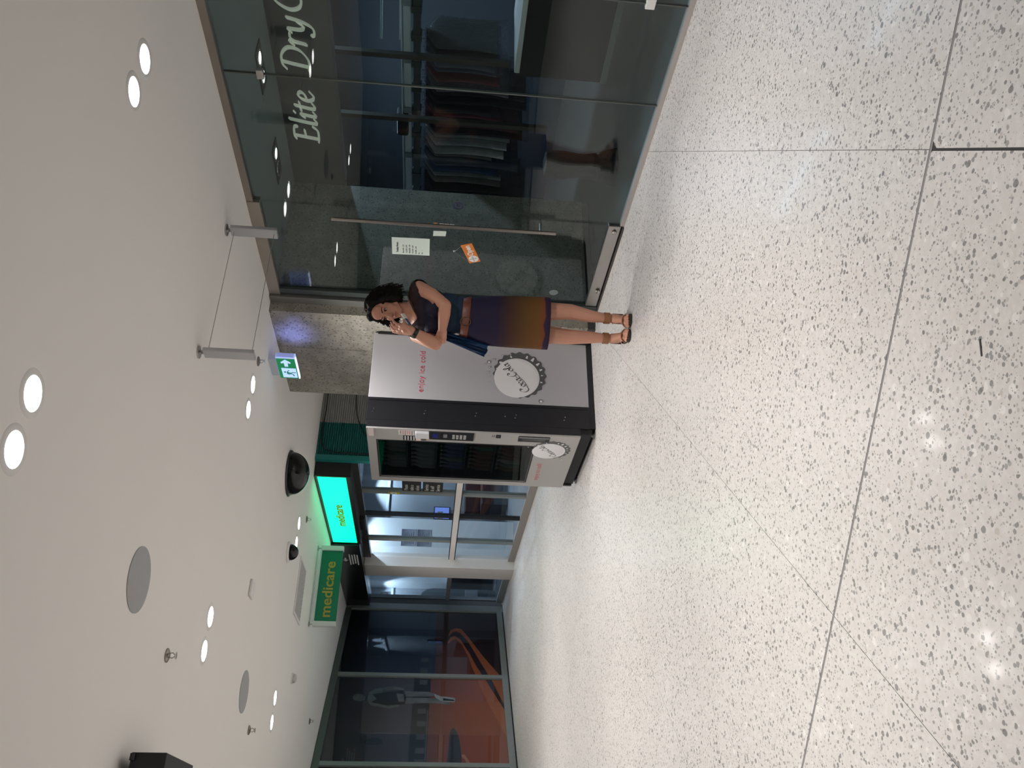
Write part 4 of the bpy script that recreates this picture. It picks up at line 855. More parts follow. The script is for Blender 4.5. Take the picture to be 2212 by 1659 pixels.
obj('guide_pipe', MB().tube([(5.60, 3.0, 1.79), (5.60, 4.0, 1.785), (5.60, 4.33, 1.80)], 0.009, 8), M('pale_pipe', (0.62, 0.72, 0.74), 0.3, 0.2), rk, smooth=True)
obj('guide_pipe', MB().tube([(5.60, 3.0, 1.63), (5.60, 4.33, 1.658)], 0.005, 6), rail_m, rk, smooth=True)
for y in (4.2, 4.80):
    z0 = 0.45 if y > 4.5 else 0.80
    obj('rack_post', MB().box(5.24, 5.28, y-0.02, y+0.02, z0, 2.52).box(5.22, 5.24, y-0.03, y+0.03, 2.2, 2.3), M('bronze_post', (0.055, 0.05, 0.042), 0.5, 0.4), loc=(5.26, y, z0), label=('long' if y > 4.5 else 'short')+' bronze post hanging behind the dry cleaner sign', cat='post', group='bronze posts')
obj('motor', MB().box(5.64, 5.76, 5.12, 5.36, 1.60, 1.70), black_matt, rk, bevel=0.02)
plastic = glass('garment_plastic', (0.90, 0.92, 0.95), 1.45, 0.18)
nb = plastic.node_tree.nodes.new('ShaderNodeTexNoise'); nb.inputs['Scale'].default_value = 26; nb.inputs['Detail'].default_value = 3
bp = plastic.node_tree.nodes.new('ShaderNodeBump'); bp.inputs['Strength'].default_value = 0.9; bp.inputs['Distance'].default_value = 0.02
plastic.node_tree.links.new(nb.outputs['Fac'], bp.inputs['Height'])
for n_ in plastic.node_tree.nodes:
    if n_.type in ('BSDF_GLOSSY', 'FRESNEL'): plastic.node_tree.links.new(bp.outputs[0], n_.inputs['Normal'])
def garment(y, col, cname, length, wid, lab, seed, tilt):
    rnd = random.Random(seed); x = 5.70+rnd.uniform(-.01, .01); top = 1.455
    r = empty('hanging_garment', (x, y, top), lab, 'garment', 'garments on the conveyor', rotz=tilt)
    def ring(z, hx, hy, ph, amp, n=28):
        out = []
        for k in range(n):
            a = 2*math.pi*k/n; c, s_ = math.cos(a), math.sin(a)
            f = 1+amp*math.sin(7*a+ph)+amp*.6*math.sin(13*a-ph*2)
            out.append(((abs(c)**.7*(1 if c > 0 else -1))*hx, (abs(s_)**.8*(1 if s_ > 0 else -1))*hy*f, z))
        return out
    def body(g, L_, zt):
        R = [ring(zt, .035+g, .012+g, 0, 0), ring(zt-.02, .06+g, .016+g, 0, .02), ring(zt-.05, wid*.62+g, .020+g, seed, .06), ring(zt-.10, wid+g, .022+g, seed, .10)]
        k = 7
        for i in range(1, k+1):
            t = i/k; R.append(ring(zt-.10-(L_-.10)*t, wid*(1.02-.12*math.sin(3*t)+.05*t)+g, (.022+.004*t)+g, seed+t*1.5, .12+.06*t))
        return MB().loft(R)
    m_ = M('fabric_'+cname, col, 0.8, var=(14, 0.25))
    obj('garment', body(0, length, 0.0), m_, r, smooth=True, local=True)
    obj('plastic_cover', body(0.005, length+rnd.uniform(.02, .10), 0.012), plastic, r, smooth=True, local=True)
    obj('hanger_hook', MB().tube([(0, 0, -.01), (0, 0, .008), (.006, 0, .014), (.009, 0, .020), (.004, 0, .026), (-.004, 0, .024)], 0.0025, 6), steel, r, smooth=True, local=True)
GC = [((.055, .065, .06), 'slate_green'), ((.06, .07, .065), 'moss_grey'), ((.10, .12, .16), 'steel_blue'), ((.07, .08, .13), 'dusk_blue'), ((.16, .02, .035), 'crimson'), ((.15, .14, .17), 'pale_mauve'), ((.015, .016, .025), 'ink_navy'), ((.014, .014, .02), 'black_navy'),
      ((.02, .02, .025), 'charcoal'), ((.16, .025, .05), 'maroon'), ((.09, .015, .03), 'burgundy'), ((.012, .013, .022), 'midnight'), ((.34, .35, .36), 'light_grey'), ((.52, .53, .56), 'white_cotton'), ((.50, .50, .49), 'ivory'), ((.26, .25, .26), 'ash_grey'), ((.12, .14, .20), 'blue_grey'),
      ((.07, .12, .27), 'mid_blue'), ((.42, .42, .42), 'chalk'), ((.30, .28, .24), 'beige'), ((.022, .016, .014), 'espresso'), ((.016, .014, .014), 'black_brown'), ((.02, .018, .02), 'soft_black'), ((.13, .14, .16), 'silver_grey'), ((.10, .105, .10), 'pewter')]
for k, (c_, n_) in enumerate(GC):
    y = 4.30+k*0.076
    L_ = [.56, .57, .55, .57, .60, .68, .82, .84, .55, .66, .80, .84, .74, .72, .70, .60, .84, .66, .70, .70, .90, .95, .92, .45, .74][k]
    garment(y, c_, n_, L_, 0.19+0.02*(k % 3), '%s garment in a plastic cover on the dry cleaner rail, %s' % (n_.replace('_', ' '), ('near the right end' if k < 9 else ('mid-rail' if k < 17 else 'near the stone wall'))), k*3+1, (k % 5-2)*0.012)
# counter and the things beside it
r = empty('counter', (5.7, 3.0, 0.0025), 'low service counter with a white top and black front in the dry cleaner', 'counter')
obj('top', MB().box(5.30, 6.05, 1.3, 4.31, 0.725, 0.765), M('counter_white', (0.62, 0.61, 0.60), 0.4), r, bevel=0.004)
obj('base', MB().box(5.53, 6.0, 1.35, 4.52, 0.003, 0.724), M('counter_black', (0.018, 0.018, 0.020), 0.35), r)
obj('kick_strip', MB().box(5.515, 5.5295, 1.35, 4.52, 0.003, 0.05), alu_frame, r)
r = empty('caution_sign', (6.12, 4.78, 0.003), 'yellow folding caution board standing behind the end of the counter', 'sign')
obj('leaf', MB().extr([(6.04, 4.62, .004), (6.04, 4.93, .004), (6.11, 4.80, .52), (6.11, 4.72, .52)], (0.012, 0, 0)), M('caution_yellow', (0.62, 0.42, 0.03), 0.5), r)
obj('leaf', MB().extr([(6.20, 4.62, .004), (6.20, 4.93, .004), (6.125, 4.80, .52), (6.125, 4.72, .52)], (0.012, 0, 0)), MATS['caution_yellow'], r)
obj('foot_edge', MB().box(6.035, 6.0398, 4.62, 4.93, 0.003, 0.02), M('caution_foot', (0.30, 0.27, 0.2), 0.5), r)
rings = []
for t in range(12):
    z = 0.003+0.52*t/11; f = 0.095+0.045*max(0, 1-t/3.0)**1.5+0.012*math.sin(t*.9)
    rings.append([(4.52+(f*.9)*math.cos(2*math.pi*k/28)*(1+.10*math.sin(5*2*math.pi*k/28+t*.3)), 4.45+f*math.sin(2*math.pi*k/28)*(1+.10*math.sin(5*2*math.pi*k/28+t*.3)), z) for k in range(28)])
rings.append([(4.52+.03*math.cos(2*math.pi*k/28), 4.45+.03*math.sin(2*math.pi*k/28), .535) for k in range(28)])
obj('dark_form', MB().loft(rings), M('dark_brown_matt', (0.022, 0.017, 0.018), 0.8, bump=(30, 0.4)), loc=(4.52, 4.45, 0.003), smooth=True, label='dark brown flared form inside the shop glass', cat='stool')  # unclear dark shape, built as a flared solid

# ================================================================ OFFICE BEHIND THE MEDICARE GLASS
cool = (0.62, 0.80, 1.0)
off_lens = M('office_lens', (0.9, 0.95, 1), 0.4, emit=((0.75, 0.88, 1.0), 5.0))
for k, (x, y, wts, dr_) in enumerate(((5.75, 13.12, 16, (0, .25, -1)), (6.6, 13.12, 16, (0, .25, -1)), (4.33, 11.62, 14, (0, .25, -1)), (4.72, 16.6, 16, (0.0, .25, -1)), (5.6, 11.0, 20, (0, 0, -1)), (4.9, 9.8, 20, (0, 0, -1)), (4.55, 14.6, 12, (0, 0, -1)), (7.0, 10.5, 20, (0, 0, -1)))):
    r = empty('office_downlight', (x, y, 2.47), ['downlight washing the far office wall', 'downlight over the far right of the office', 'downlight washing the notice wall', 'downlight at the very end of the office', 'downlight over the middle of the office', 'downlight just inside the office glass', 'downlight beyond the white column', 'downlight deep in the office'][k]+', cool white', 'downlight', 'office downlights')
    obj('trim_ring', MB().lathe([(0.06, -0.001), (0.06, -0.005), (0.075, -0.006), (0.082, -0.0005)], (x, y, 2.47), 20, cap=False), trim_w, r, smooth=True)
    obj('lens', MB().lathe([(0.0005, -0.0015), (0.059, -0.0015), (0.059, -0.0005), (0.0005, -0.0005)], (x, y, 2.47), 20, cap=False), off_lens, r)
    spot('lamp', (x, y, 2.45), wts*(5.0 if k < 4 else 3.4), cool, 95 if k < 4 else 150, 0.35 if k < 4 else 0.9, 0.03, dr_, parent=r)
for k, (z0, z1) in enumerate(((1.46, 1.672), (1.235, 1.44))):
    r = empty('office_poster', (4.33, 11.998, z0), ('upper' if k == 0 else 'lower')+' grey printed poster on the white office wall behind the glass', 'poster', 'posters on the office wall')
    obj('sheet', MB().box(4.20, 4.46, 11.994, 11.9995, z0, z1), zgrad('poster_grey_%d' % k, [(0.0, (0.34, 0.36, 0.42)), (0.6, (0.22, 0.23, 0.28)), (1.0, (0.10, 0.105, 0.14))], 0.0, 0.22, 0.6, 14.0, 0.15), r)
    for j in range(5): obj('print_line', MB().box(4.23, 4.42-0.02*(j % 3), 11.9925, 11.9938, z0+0.03+j*0.03, z0+0.038+j*0.03), print_d if k == 0 else print_m, r)
for k, (z0, z1, tx) in enumerate(((1.375, 1.60, ('Please', 'take a', 'ticket')), (1.115, 1.355, ('Service', '& self', 'Service')))):
    r = empty('window_notice', (3.992, 9.3, z0), ('upper' if k == 0 else 'lower')+' black notice with white words stuck inside the office glass', 'notice', 'black notices on the office glass')
    obj('sheet', MB().box(3.991, 3.9945, 9.08, 9.435, z0, z1), black_matt, r)
    for j, t in enumerate(tx): obj('words', text_mb(t, 0.064, 0.0008, (3.9908, 9.415, z1-0.066-j*0.068), (0, -1, 0), (0, 0, 1), bold=0.0008, sx=1.05), M('words_grey', (0.42, 0.41, 0.39), 0.6), r)
r = empty('yellow_sticker', (3.968, 9.47, 1.62), 'yellow and white warning sticker on the grey office mullion', 'sticker')
obj('sheet', MB().box(3.9665, 3.9695, 9.441, 9.499, 1.63, 1.77), M('sticker_yellow', (0.55, 0.48, 0.05), 0.5), r)
obj('white_field', MB().box(3.9655, 3.9663, 9.443, 9.497, 1.665, 1.74), print_w, r)
obj('pictogram', MB().extr([(3.965, y, z) for y, z in ((9.455, 1.69), (9.47, 1.715), (9.488, 1.72), (9.475, 1.70), (9.465, 1.685))], (-0.0008, 0, 0)), print_d, r)
r = empty('wall_monitor', (5.3, 13.45, 0.93), 'black-framed monitor with a pale blue screen on the office wall', 'monitor')
obj('bezel', MB().box(5.19, 5.42, 13.44, 13.47, 0.935, 1.215), black_matt, r, bevel=0.004)
scr = obj('screen', MB().box(5.205, 5.405, 13.4375, 13.4398, 0.955, 1.198), M('screen_blue', (0.1, 0.15, 0.4), 0.3, emit=((0.16, 0.27, 0.75), 1.0)), r)
obj('window_shape', MB().box(5.20, 5.33, 13.435, 13.437, 1.06, 1.15), M('screen_grey', (0.12, 0.13, 0.13), 0.4, emit=((0.1, 0.11, 0.12), 0.8)), scr)
obj('arm', MB().tube([(5.30, 13.47, 1.07), (5.30, 13.499, 1.07)], 0.02, 10), black_matt, r)
r = empty('kiosk_screen', (4.98, 13.0, 0.003), 'slim floor kiosk with a small blue screen beyond the vending machine', 'kiosk')
obj('stand', MB().box(5.43, 5.47, 11.98, 12.02, 0.012, 0.98), alu_frame, r); obj('base', MB().box(5.35, 5.55, 11.9, 12.1, 0.003, 0.012), alu_frame, r)
obj('panel', MB().box(5.36, 5.56, 11.965, 11.9798, 0.98, 1.12), black_matt, r); obj('screen', MB().box(5.37, 5.55, 11.962, 11.9648, 0.99, 1.11), MATS['screen_blue'], r)
r = empty('bench_seat', (5.7, 13.2, 0.003), 'dark maroon upholstered bench against the office wall', 'bench')
obj('seat', MB().box(5.28, 6.3, 12.92, 13.44, 0.28, 0.44), M('maroon_vinyl', (0.045, 0.014, 0.016), 0.5), r, bevel=0.02)
obj('backrest', MB().box(5.28, 6.3, 13.30, 13.44, 0.4405, 0.70), MATS['maroon_vinyl'], r, bevel=0.02)
obj('plinth', MB().box(5.31, 6.27, 12.98, 13.42, 0.003, 0.2795), M('plinth_grey', (0.10, 0.11, 0.12), 0.5), r)
for k, x in enumerate((5.72, 6.45)):
    r = empty('service_desk', (x, 11.6, 0.003), ('nearer' if k == 0 else 'farther')+' grey service desk inside the office with a steel edge', 'desk', 'service desks')
    obj('panel', MB().box(x, x+0.6, 11.4, 12.2, 0.05, 0.70), ig, r); obj('worktop', MB().box(x-0.04, x+0.64, 11.36, 12.24, 0.7005, 0.735), M('desk_steel', (0.36, 0.40, 0.44), 0.35, 0.3), r, bevel=0.004); obj('plinth', MB().box(x+0.03, x+0.57, 11.43, 12.17, 0.003, 0.0495), black_matt, r)
r = empty('black_cabinet', (4.84, 16.0, 0.003), 'black low cabinet with a white top seen beyond the white column', 'cabinet')
obj('body', MB().box(4.715, 5.03, 16.0, 16.5, 0.22, 0.84), black_matt, r); obj('top', MB().box(4.70, 5.04, 15.98, 16.52, 0.8405, 0.87), print_w, r); obj('plinth', MB().box(4.74, 5.01, 16.03, 16.47, 0.003, 0.2195), M('plinth_blue', (0.05, 0.06, 0.08), 0.5), r)
r = empty('office_screen', (4.5, 15.5, 0.003), 'pale grey curved office divider behind the last glass bay', 'divider')
pp = [(4.30, .10), (4.62, .10), (4.62, 1.15), (4.60, 1.26), (4.54, 1.35), (4.44, 1.40), (4.30, 1.40)]
obj('panel', MB().extr([(x, 15.5, z) for x, z in pp], (0, 0.04, 0)), M('divider_grey', (0.20, 0.24, 0.27), 0.7), r)
obj('foot', MB().box(4.33, 4.60, 15.46, 15.58, 0.003, 0.0995), alu_frame, r)
obj('tray', MB().box(4.40, 4.585, 15.42, 15.4995, 0.32, 0.56), M('tray_pale', (0.46, 0.50, 0.54), 0.6), r, bevel=0.01)
obj('wall_speaker', MB().box(4.82, 4.94, 16.94, 16.9995, 2.06, 2.20), black_matt, loc=(4.88, 16.97, 2.06), bevel=0.01, label='small black box high on the end wall of the office', cat='speaker')
obj('poster_hand', MB().box(4.86, 5.03, 16.992, 16.9995, 0.95, 1.25), zgrad('poster_skin', [(0.0, (0.40, 0.24, 0.20)), (0.5, (0.10, 0.12, 0.16)), (1.0, (0.45, 0.30, 0.26))], 0.0, 0.3, 0.6, 8.0, 0.2), loc=(4.94, 16.996, 0.95), label='small flesh-toned poster on the end wall beside the white column', cat='poster')
for k, y in enumerate((13.485, 16.985)):
    pass
obj('trim_3', MB().box(5.06, 8.09, 13.47, 13.4995, 1.98, 2.03), M('pelmet_pale', (0.55, 0.60, 0.64), 0.5), kind='structure')
obj('trim_4', MB().box(4.06, 5.04, 16.97, 16.9995, 1.95, 2.0), MATS['pelmet_pale'], kind='structure')

obj('floor_scrap', MB().extr([(1.040, 1.460, 0.0003), (1.041, 1.465, 0.0003), (1.003, 1.476, 0.0003), (1.002, 1.472, 0.0003)], (0, 0, 0.0012)), M('scrap_dark', (0.05, 0.045, 0.045), 0.8), loc=(1.02, 1.467, 0), label='small dark sliver lying on the terrazzo in the foreground', cat='scrap')
# ================================================================ THE WOMAN (local x: viewer's right, y: towards the viewer, z: up)
WB = Vector((3.11, 4.46, 0)); GV = Vector((-WB.x, -WB.y, 0)).normalized(); RV = Vector((-GV.y, GV.x, 0))
WROT = math.atan2(RV.y, RV.x)
skin = M('skin', (0.52, 0.255, 0.175), 0.48, var=(9, 0.10), spec=0.35)
person = empty('person', tuple(WB), 'woman in a navy and ochre dress standing with one arm folded, hand at her face', 'person', rotz=WROT)
def wobj(name, mb, mat, par=None, smooth=True):
    # shapes below are drawn with y towards the viewer; the object's own y points away from him
    if isinstance(mb, MB): mb.v = [(p[0], -p[1], p[2]) for p in mb.v]
    else:
        for v in mb.vertices: v.co.y = -v.co.y
        mb.flip_normals()
    return obj(name, mb, mat, par or person, smooth=smooth, local=True)
HO = Vector((0.028, 0.0, 1.578)); YAW = math.radians(31)
HR = Matrix.Rotation(YAW, 3, 'Z') @ Matrix.Rotation(math.radians(-4), 3, 'X')       # turn to the viewer's left
def hp(x, y, z): return HO + HR @ Vector((x, y, z))
TW = Matrix.Rotation(math.radians(14), 3, 'Z')                                       # the chest turns less
def tp(x, y, z): return Vector((0.012, 0.0, z)) + TW @ Vector((x, y, 0))
SHL, SHR = Vector((0.165, 0.018, 1.372)), Vector((-0.135, -0.045, 1.372))            # her left shoulder is on the viewer's right
ELL, WRL = Vector((0.066, 0.145, 1.200)), Vector((-0.090, 0.150, 1.210))
ELR, WRR = Vector((-0.178, 0.165, 1.250)), Vector((-0.106, 0.215, 1.392))
def torso(mb, g):
    mb.ell(tp(0, 0, 1.30), (.150+g, .098+g, .125+g)); mb.ell(tp(0, .0, 1.19), (.126+g, .092+g, .13+g)); mb.ell(tp(-.002, .0, 1.08), (.113+g, .088+g, .11+g))
    mb.ell(tp(.062, .070, 1.265), (.062+g, .052+g, .060+g)); mb.ell(tp(-.062, .070, 1.265), (.062+g, .052+g, .060+g))
    mb.cap(tp(-.115, -.01, 1.378), tp(.115, -.01, 1.378), .048+g, .048+g); mb.cap(tp(.05, -.015, 1.395), SHL, .045+g, .050+g); mb.cap(tp(-.05, -.015, 1.395), SHR, .045+g, .050+g)
    mb.cap(tp(0, -.012, 1.36), tp(0.008, -.012, 1.43), .075+g, .052+g)
    mb.ell((-.012, -.005, .96), (.145+g, .108+g, .13+g))
    return mb
b = MB(); torso(b, 0)
b.ell((-.012, -.01, .90), (.15, .112, .10))
# neck and head
b.chain([tp(0.008, -.015, 1.40), HO+Vector((-.004, -.012, -.105)), HO+Vector((-.004, -.006, -.05))], [.056, .050, .048])
b.ell(hp(0, -.014, .030), (.071, .090, .092), HR); b.ell(hp(0, .034, -.026), (.056, .050, .082), HR)
b.ell(hp(0, .050, -.088), (.028, .029, .021), HR); b.cap(hp(.050, .0, -.052), hp(.018, .050, -.092), .018, .016); b.cap(hp(-.050, .0, -.052), hp(-.018, .050, -.092), .018, .016)
for s in (-1, 1):
    b.ell(hp(s*.036, .046, -.028), (.025, .028, .028), HR); b.cap(hp(s*.040, .070, .020), hp(s*.012, .079, .021), .009, .010)
    b.ell(hp(s*.011, .088, -.036), (.009, .010, .008), HR); b.ell(hp(s*.074, -.006, -.008), (.010, .018, .030), HR)
b.cap(hp(0, .078, .012), hp(0, .100, -.030), .0075, .0115); b.ell(hp(0, .081, -.064), (.021, .010, .012), HR); b.ell(hp(0, .060, .052), (.050, .030, .040), HR)
# arms
b.chain([SHL, SHL.lerp(ELL, .5)+Vector((.012, -.005, .004)), ELL], [.050, .046, .039]); b.chain([ELL, ELL.lerp(WRL, .35), WRL], [.039, .040, .0265])
b.chain([SHR, SHR.lerp(ELR, .5), ELR], [.048, .044, .040]); b.chain([ELR, ELR.lerp(WRR, .35), WRR], [.040, .041, .0255])
# hands: palm, four fingers and a thumb of unequal length
def hand(w, kn, across, tips, thumb, pr=.019):
    """w wrist, kn knuckle-row centre, across = knuckle direction, tips = list of (mid, tip) offsets per finger."""
    ac = across.normalized()
    for k in range(4):
        t = (k-1.5)*.0185; b.cap(w.lerp(kn, .18)+ac*t*.55, kn+ac*t, pr*.88, .0115)
    b.cap(w, w.lerp(kn, .55), .0245, .0235)
    for k, (m, e) in enumerate(tips):
        base = kn+ac*(k-1.5)*.0185; b.chain([base, base+Vector(m), base+Vector(m)+Vector(e)], [.0100, .0090, .0076], 10)
    b.chain([Vector(p) for p in thumb], [.0135, .0110, .0088], 10)
# right hand (viewer's left): up from the wrist, fingertips at the cheek
kn = Vector((-.099, .186, 1.474))
b.cap(WRR+Vector((.008, .006, .008)), Vector((-.070, .205, 1.446)), .024, .017); b.cap(WRR.lerp(kn, .4), Vector((-.072, .190, 1.466)), .022, .014)
hand(WRR, kn, Vector((.62, .48, -.14)), [((.004, -.022, .034), (.024, -.022, .018)), ((.006, -.020, .040), (.024, -.020, .020)), ((.010, -.016, .040), (.024, -.020, .018)), ((.016, -.012, .036), (.022, -.020, .016))],
     [WRR.lerp(kn, .30)+Vector((.018, .015, 0)), (-.066, .205, 1.440), (-.040, .190, 1.452)])
# left hand (viewer's right arm): runs under the other elbow
kn2 = Vector((-.146, .118, 1.218))
hand(WRL, kn2, Vector((.05, -.25, -1)), [((-.026, -.026, .004), (-.010, -.030, .004)), ((-.028, -.028, .002), (-.010, -.032, .004)), ((-.026, -.028, .002), (-.008, -.030, .006)), ((-.022, -.024, .002), (-.006, -.026, .006))],
     [WRL.lerp(kn2, .35)+Vector((0, .004, .016)), (-.122, .135, 1.240), (-.140, .118, 1.252)])
# legs and feet
for kx, ax, sgn in ((.071, .046, 1), (-.086, -.086, -1)):
    b.chain([(-.012+sgn*.072, -.005, .88), (kx*.98, .012, .50), (kx+.004*sgn, -.018, .385), (ax+(kx-ax)*.25, -.030, .24), (ax, -.030, .145), (ax, -.034, .085)], [.086, .058, .051, .041, .031, .030])
def foot(ax, toe_x, turn):
    heel = Vector((ax, -.068, .045)); ball = Vector((toe_x, .062, .032)); ank = Vector((ax, -.034, .095))
    b.cap(heel, ank, .030, .032); b.cap(heel, ball+Vector((-.014, 0, 0)), .027, .017); b.cap(heel, ball+Vector((.016, 0, 0)), .027, .017); b.cap(ank, ball+Vector((0, -.02, .006)), .033, .020)
    for k in range(5):
        o = (k-2)*.0155*turn; ln = (.050, .049, .045, .039, .031)[k]; r0 = (.0115, .0085, .0080, .0075, .0075)[k]
        p0 = ball+Vector((o, -.004, -.004)); b.cap(p0, p0+Vector((o*.10, ln-.006, -.008)), r0, r0*.92, 10)
foot(.046, .038, 1); foot(-.086, -.060, -1)
body = remesh(b, .0036, 4)
# sculpt: eye sockets, mouth corners and the dip under the lip
inv = HR.inverted()
for v in body.vertices:
    q = inv @ (v.co-HO)
    if abs(q.x) < .09 and q.y > .02 and -.13 < q.z < .12:
        d = 0.0
        for s in (-1, 1):
            d += .0075*math.exp(-(((q.x-s*.030)/.014)**2+((q.z+.000)/.008)**2)); d += .003*math.exp(-(((q.x-s*.026)/.007)**2+((q.z+.064)/.006)**2))
        d += .004*math.exp(-((q.x/.018)**2+((q.z+.078)/.006)**2))
        d += .0015*math.exp(-((q.x/.02)**2+((q.z+.0635)/.0022)**2))
        v.co -= HR @ Vector((0, d, 0))
wobj('body', body, skin)
# ---- face
eye_w = M('eye_white', (0.55, 0.50, 0.46), 0.3); iris = M('iris_brown', (0.030, 0.016, 0.010), 0.25); hair_m = M('hair_dark_brown', (0.0065, 0.0050, 0.0045), 0.72, var=(40, 0.4), spec=0.2); lip = M('lips', (0.34, 0.105, 0.090), 0.45)
for s in (-1, 1):
    e = wobj('eye', MB().ell(hp(s*.0305, .0655, .000), (.0125, .0115, .0100), HR, 16, 10), eye_w)
    wobj('iris', MB().ell(hp(s*.0305-.0015, .0745, -.0008), (.0062, .0030, .0062), HR, 14, 8), iris, e)
    lid = [hp(s*.0305+a*.0148, .0775-abs(a)*.0060-.0005, .0058*(1-a*a)+.0006) for a in [k/4-1 for k in range(9)]]
    wobj('upper_lashes', MB().tube(lid, [.0011]+[.0024]*7+[.0011], 6), iris, e)
    wobj('lower_lid', MB().tube([hp(s*.0305+a*.0135, .0752-abs(a)*.0050, -.0062*(1-a*a)) for a in [k/4-1 for k in range(9)]], .0013, 6), M('lid_shadow', (0.26, 0.115, 0.085), 0.6), e)
    br = [hp(s*(.014+.036*t), .0868-.014*t*t, .0185+.007*math.sin(t*2.2)) for t in [k/6 for k in range(7)]]
    wobj('eyebrow', MB().tube(br, [.0024, .0032, .0032, .003, .0026, .002, .0012], 6), hair_m)
up = [hp(a*.0215, .0905-.0095*a*a, -.0600+.0012*math.cos(a*6)-.0025*abs(a)) for a in [k/5-1 for k in range(11)]]
lo = [hp(a*.0195, .0905-.0095*a*a, -.0668+.0028*a*a) for a in [k/5-1 for k in range(11)]]
tap = [.0010]+[.0024]*2+[.0034]*5+[.0024]*2+[.0010]
wobj('upper_lip', MB().tube(up, tap, 8), lip); wobj('lower_lip', MB().tube(lo, [t*1.25 for t in tap], 8), lip)
wobj('mouth_line', MB().tube([hp(a*.0205, .0925-.0095*a*a, -.0634) for a in [k/5-1 for k in range(11)]], .0009, 6), M('mouth_dark', (0.10, 0.03, 0.028), 0.6))
for s in (-1, 1): wobj('nostril', MB().ell(hp(s*.0068, .0975, -.0415), (.0032, .0036, .0016), HR, 10, 6), MATS['mouth_dark'])
# ---- hair: a close cap with hundreds of loose curls
hb = MB()
hb.ell(hp(0, -.030, .042), (.082, .094, .094), HR); hb.ell(hp(.01, -.062, -.02), (.088, .055, .088), HR)
hb.ell(hp(.072, -.028, -.030), (.040, .056, .078), HR); hb.ell(hp(-.062, -.032, -.025), (.034, .052, .072), HR)
hb.cap(hp(-.045, .045, .092), hp(.050, .040, .092), .026, .028); hb.cap(hp(.062, .028, .070), hp(.080, .004, -.03), .022, .022); hb.cap(hp(-.060, .030, .070), hp(-.078, .010, -.030), .020, .018)
cap_me = remesh(hb, .005, 2, 'hair_cap')
for v in cap_me.vertices:
    n_ = noise.noise(v.co*38)*.009+noise.noise(v.co*90)*.005; q = v.co-(HO+Vector((0, -.03, .02))); v.co += q.normalized()*n_
hair = wobj('hair', cap_me, hair_m)
rn = random.Random(5); cb = MB(); cnt = 0
while cnt < 760:
    th, ph = rn.uniform(0, 2*math.pi), math.acos(rn.uniform(-.35, 1)); d = Vector((math.sin(ph)*math.cos(th), math.sin(ph)*math.sin(th), math.cos(ph)))
    if d.y > .30 and d.z < .52: continue                       # keep the face clear
    if d.y > .12 and d.z < -.05: continue
    p0 = Vector((d.x*.082, -.020+d.y*.096, .038+d.z*.098))
    s = 1 if d.x > (-.10 if d.z > .6 else 0) else -1           # parted a little to the viewer's left
    if s > 0: end = Vector((rn.uniform(.072, .140), rn.uniform(-.10, .015), rn.uniform(-.120, -.02))); mid = Vector((max(.06, d.x*.140)+rn.uniform(.0, .035), p0.y*.85, max(p0.z*.85, .0)+rn.uniform(-.01, .035)))
    else: end = Vector((rn.uniform(-.118, -.074), rn.uniform(-.10, .020), rn.uniform(-.100, -.03))); mid = Vector((min(-.060, d.x*.125)-rn.uniform(0, .015), p0.y*.85, max(p0.z*.8, .0)+rn.uniform(-.01, .025)))
    fz = rn.uniform(.4, 1.0)
    if d.z > .5 and fz < .7: fz = 1.0
    end = p0.lerp(end, fz)
    ph0, rr, tw = rn.uniform(0, 6.28), rn.uniform(.004, .009), rn.uniform(2.0, 4.2)
    pts = []
    for k in range(15):
        t = k/14; q = p0*(1-t)**2+mid*2*t*(1-t)+end*t*t; w_ = rr*min(1, t*1.8)
        a = ph0+tw*6.28*t; q = q+Vector((math.cos(a)*w_, math.sin(a)*w_, math.sin(a*1.3)*w_*.8)); pts.append(hp(*q))
    cb.tube(pts, [.0030*(1-.35*k/14) for k in range(15)], 5); cnt += 1
for k in range(90):                                            # curls falling between her face and her right hand
    p0 = Vector((-.066+rn.uniform(-.012, .008), rn.uniform(-.03, .050), rn.uniform(-.02, .06))); e = Vector((-.100+rn.uniform(-.035, .025), rn.uniform(-.03, .045), -.072+rn.uniform(-.022, .035))); ph0 = rn.uniform(0, 6.28)
    pts = [hp(*(p0.lerp(e, t/12)+Vector((-.014*math.sin(3.1*t/12)+.006*math.cos(ph0+t*1.5), .006*math.sin(ph0+t*1.5), 0)))) for t in range(13)]
    cb.tube(pts, [.0030*(1-.4*t/12) for t in range(13)], 5)
wobj('curls', cb, hair_m, hair)
# ---- dress: bodice grown from the chest, straight skirt, belt
bm_ = remesh(torso(MB(), .009), .0036, 5, 'bodice')
tinv = TW.inverted()
bmm = bmesh.new(); bmm.from_mesh(bm_); kill = []
for f in bmm.faces:
    c = f.calc_center_median(); q = tinv @ Vector((c.x-.012, c.y, 0)); lx = q.x
    front = q.y > -.02
    nl = 1.372+.52*abs(lx-(-.012)) if front else 1.43
    nl = min(nl, 1.46)
    if c.z > nl and abs(lx) < .115: kill.append(f)
    elif c.z < 1.055: kill.append(f)
    else:
        for a_, e_, rr_ in ((SHL+Vector((.030, .024, -.030)), ELL, .058), (SHR+Vector((-.030, .010, -.020)), ELR, .062)):
            t = max(0, min(1, (c-a_).dot(e_-a_)/(e_-a_).length_squared))
            if t < .75 and (c-(a_+(e_-a_)*t)).length < rr_ and q.y > -.045: kill.append(f); break
            if a_.x < 0 and lx < -.155: kill.append(f); break
bmesh.ops.delete(bmm, geom=kill, context='FACES'); bmm.to_mesh(bm_); bmm.free()
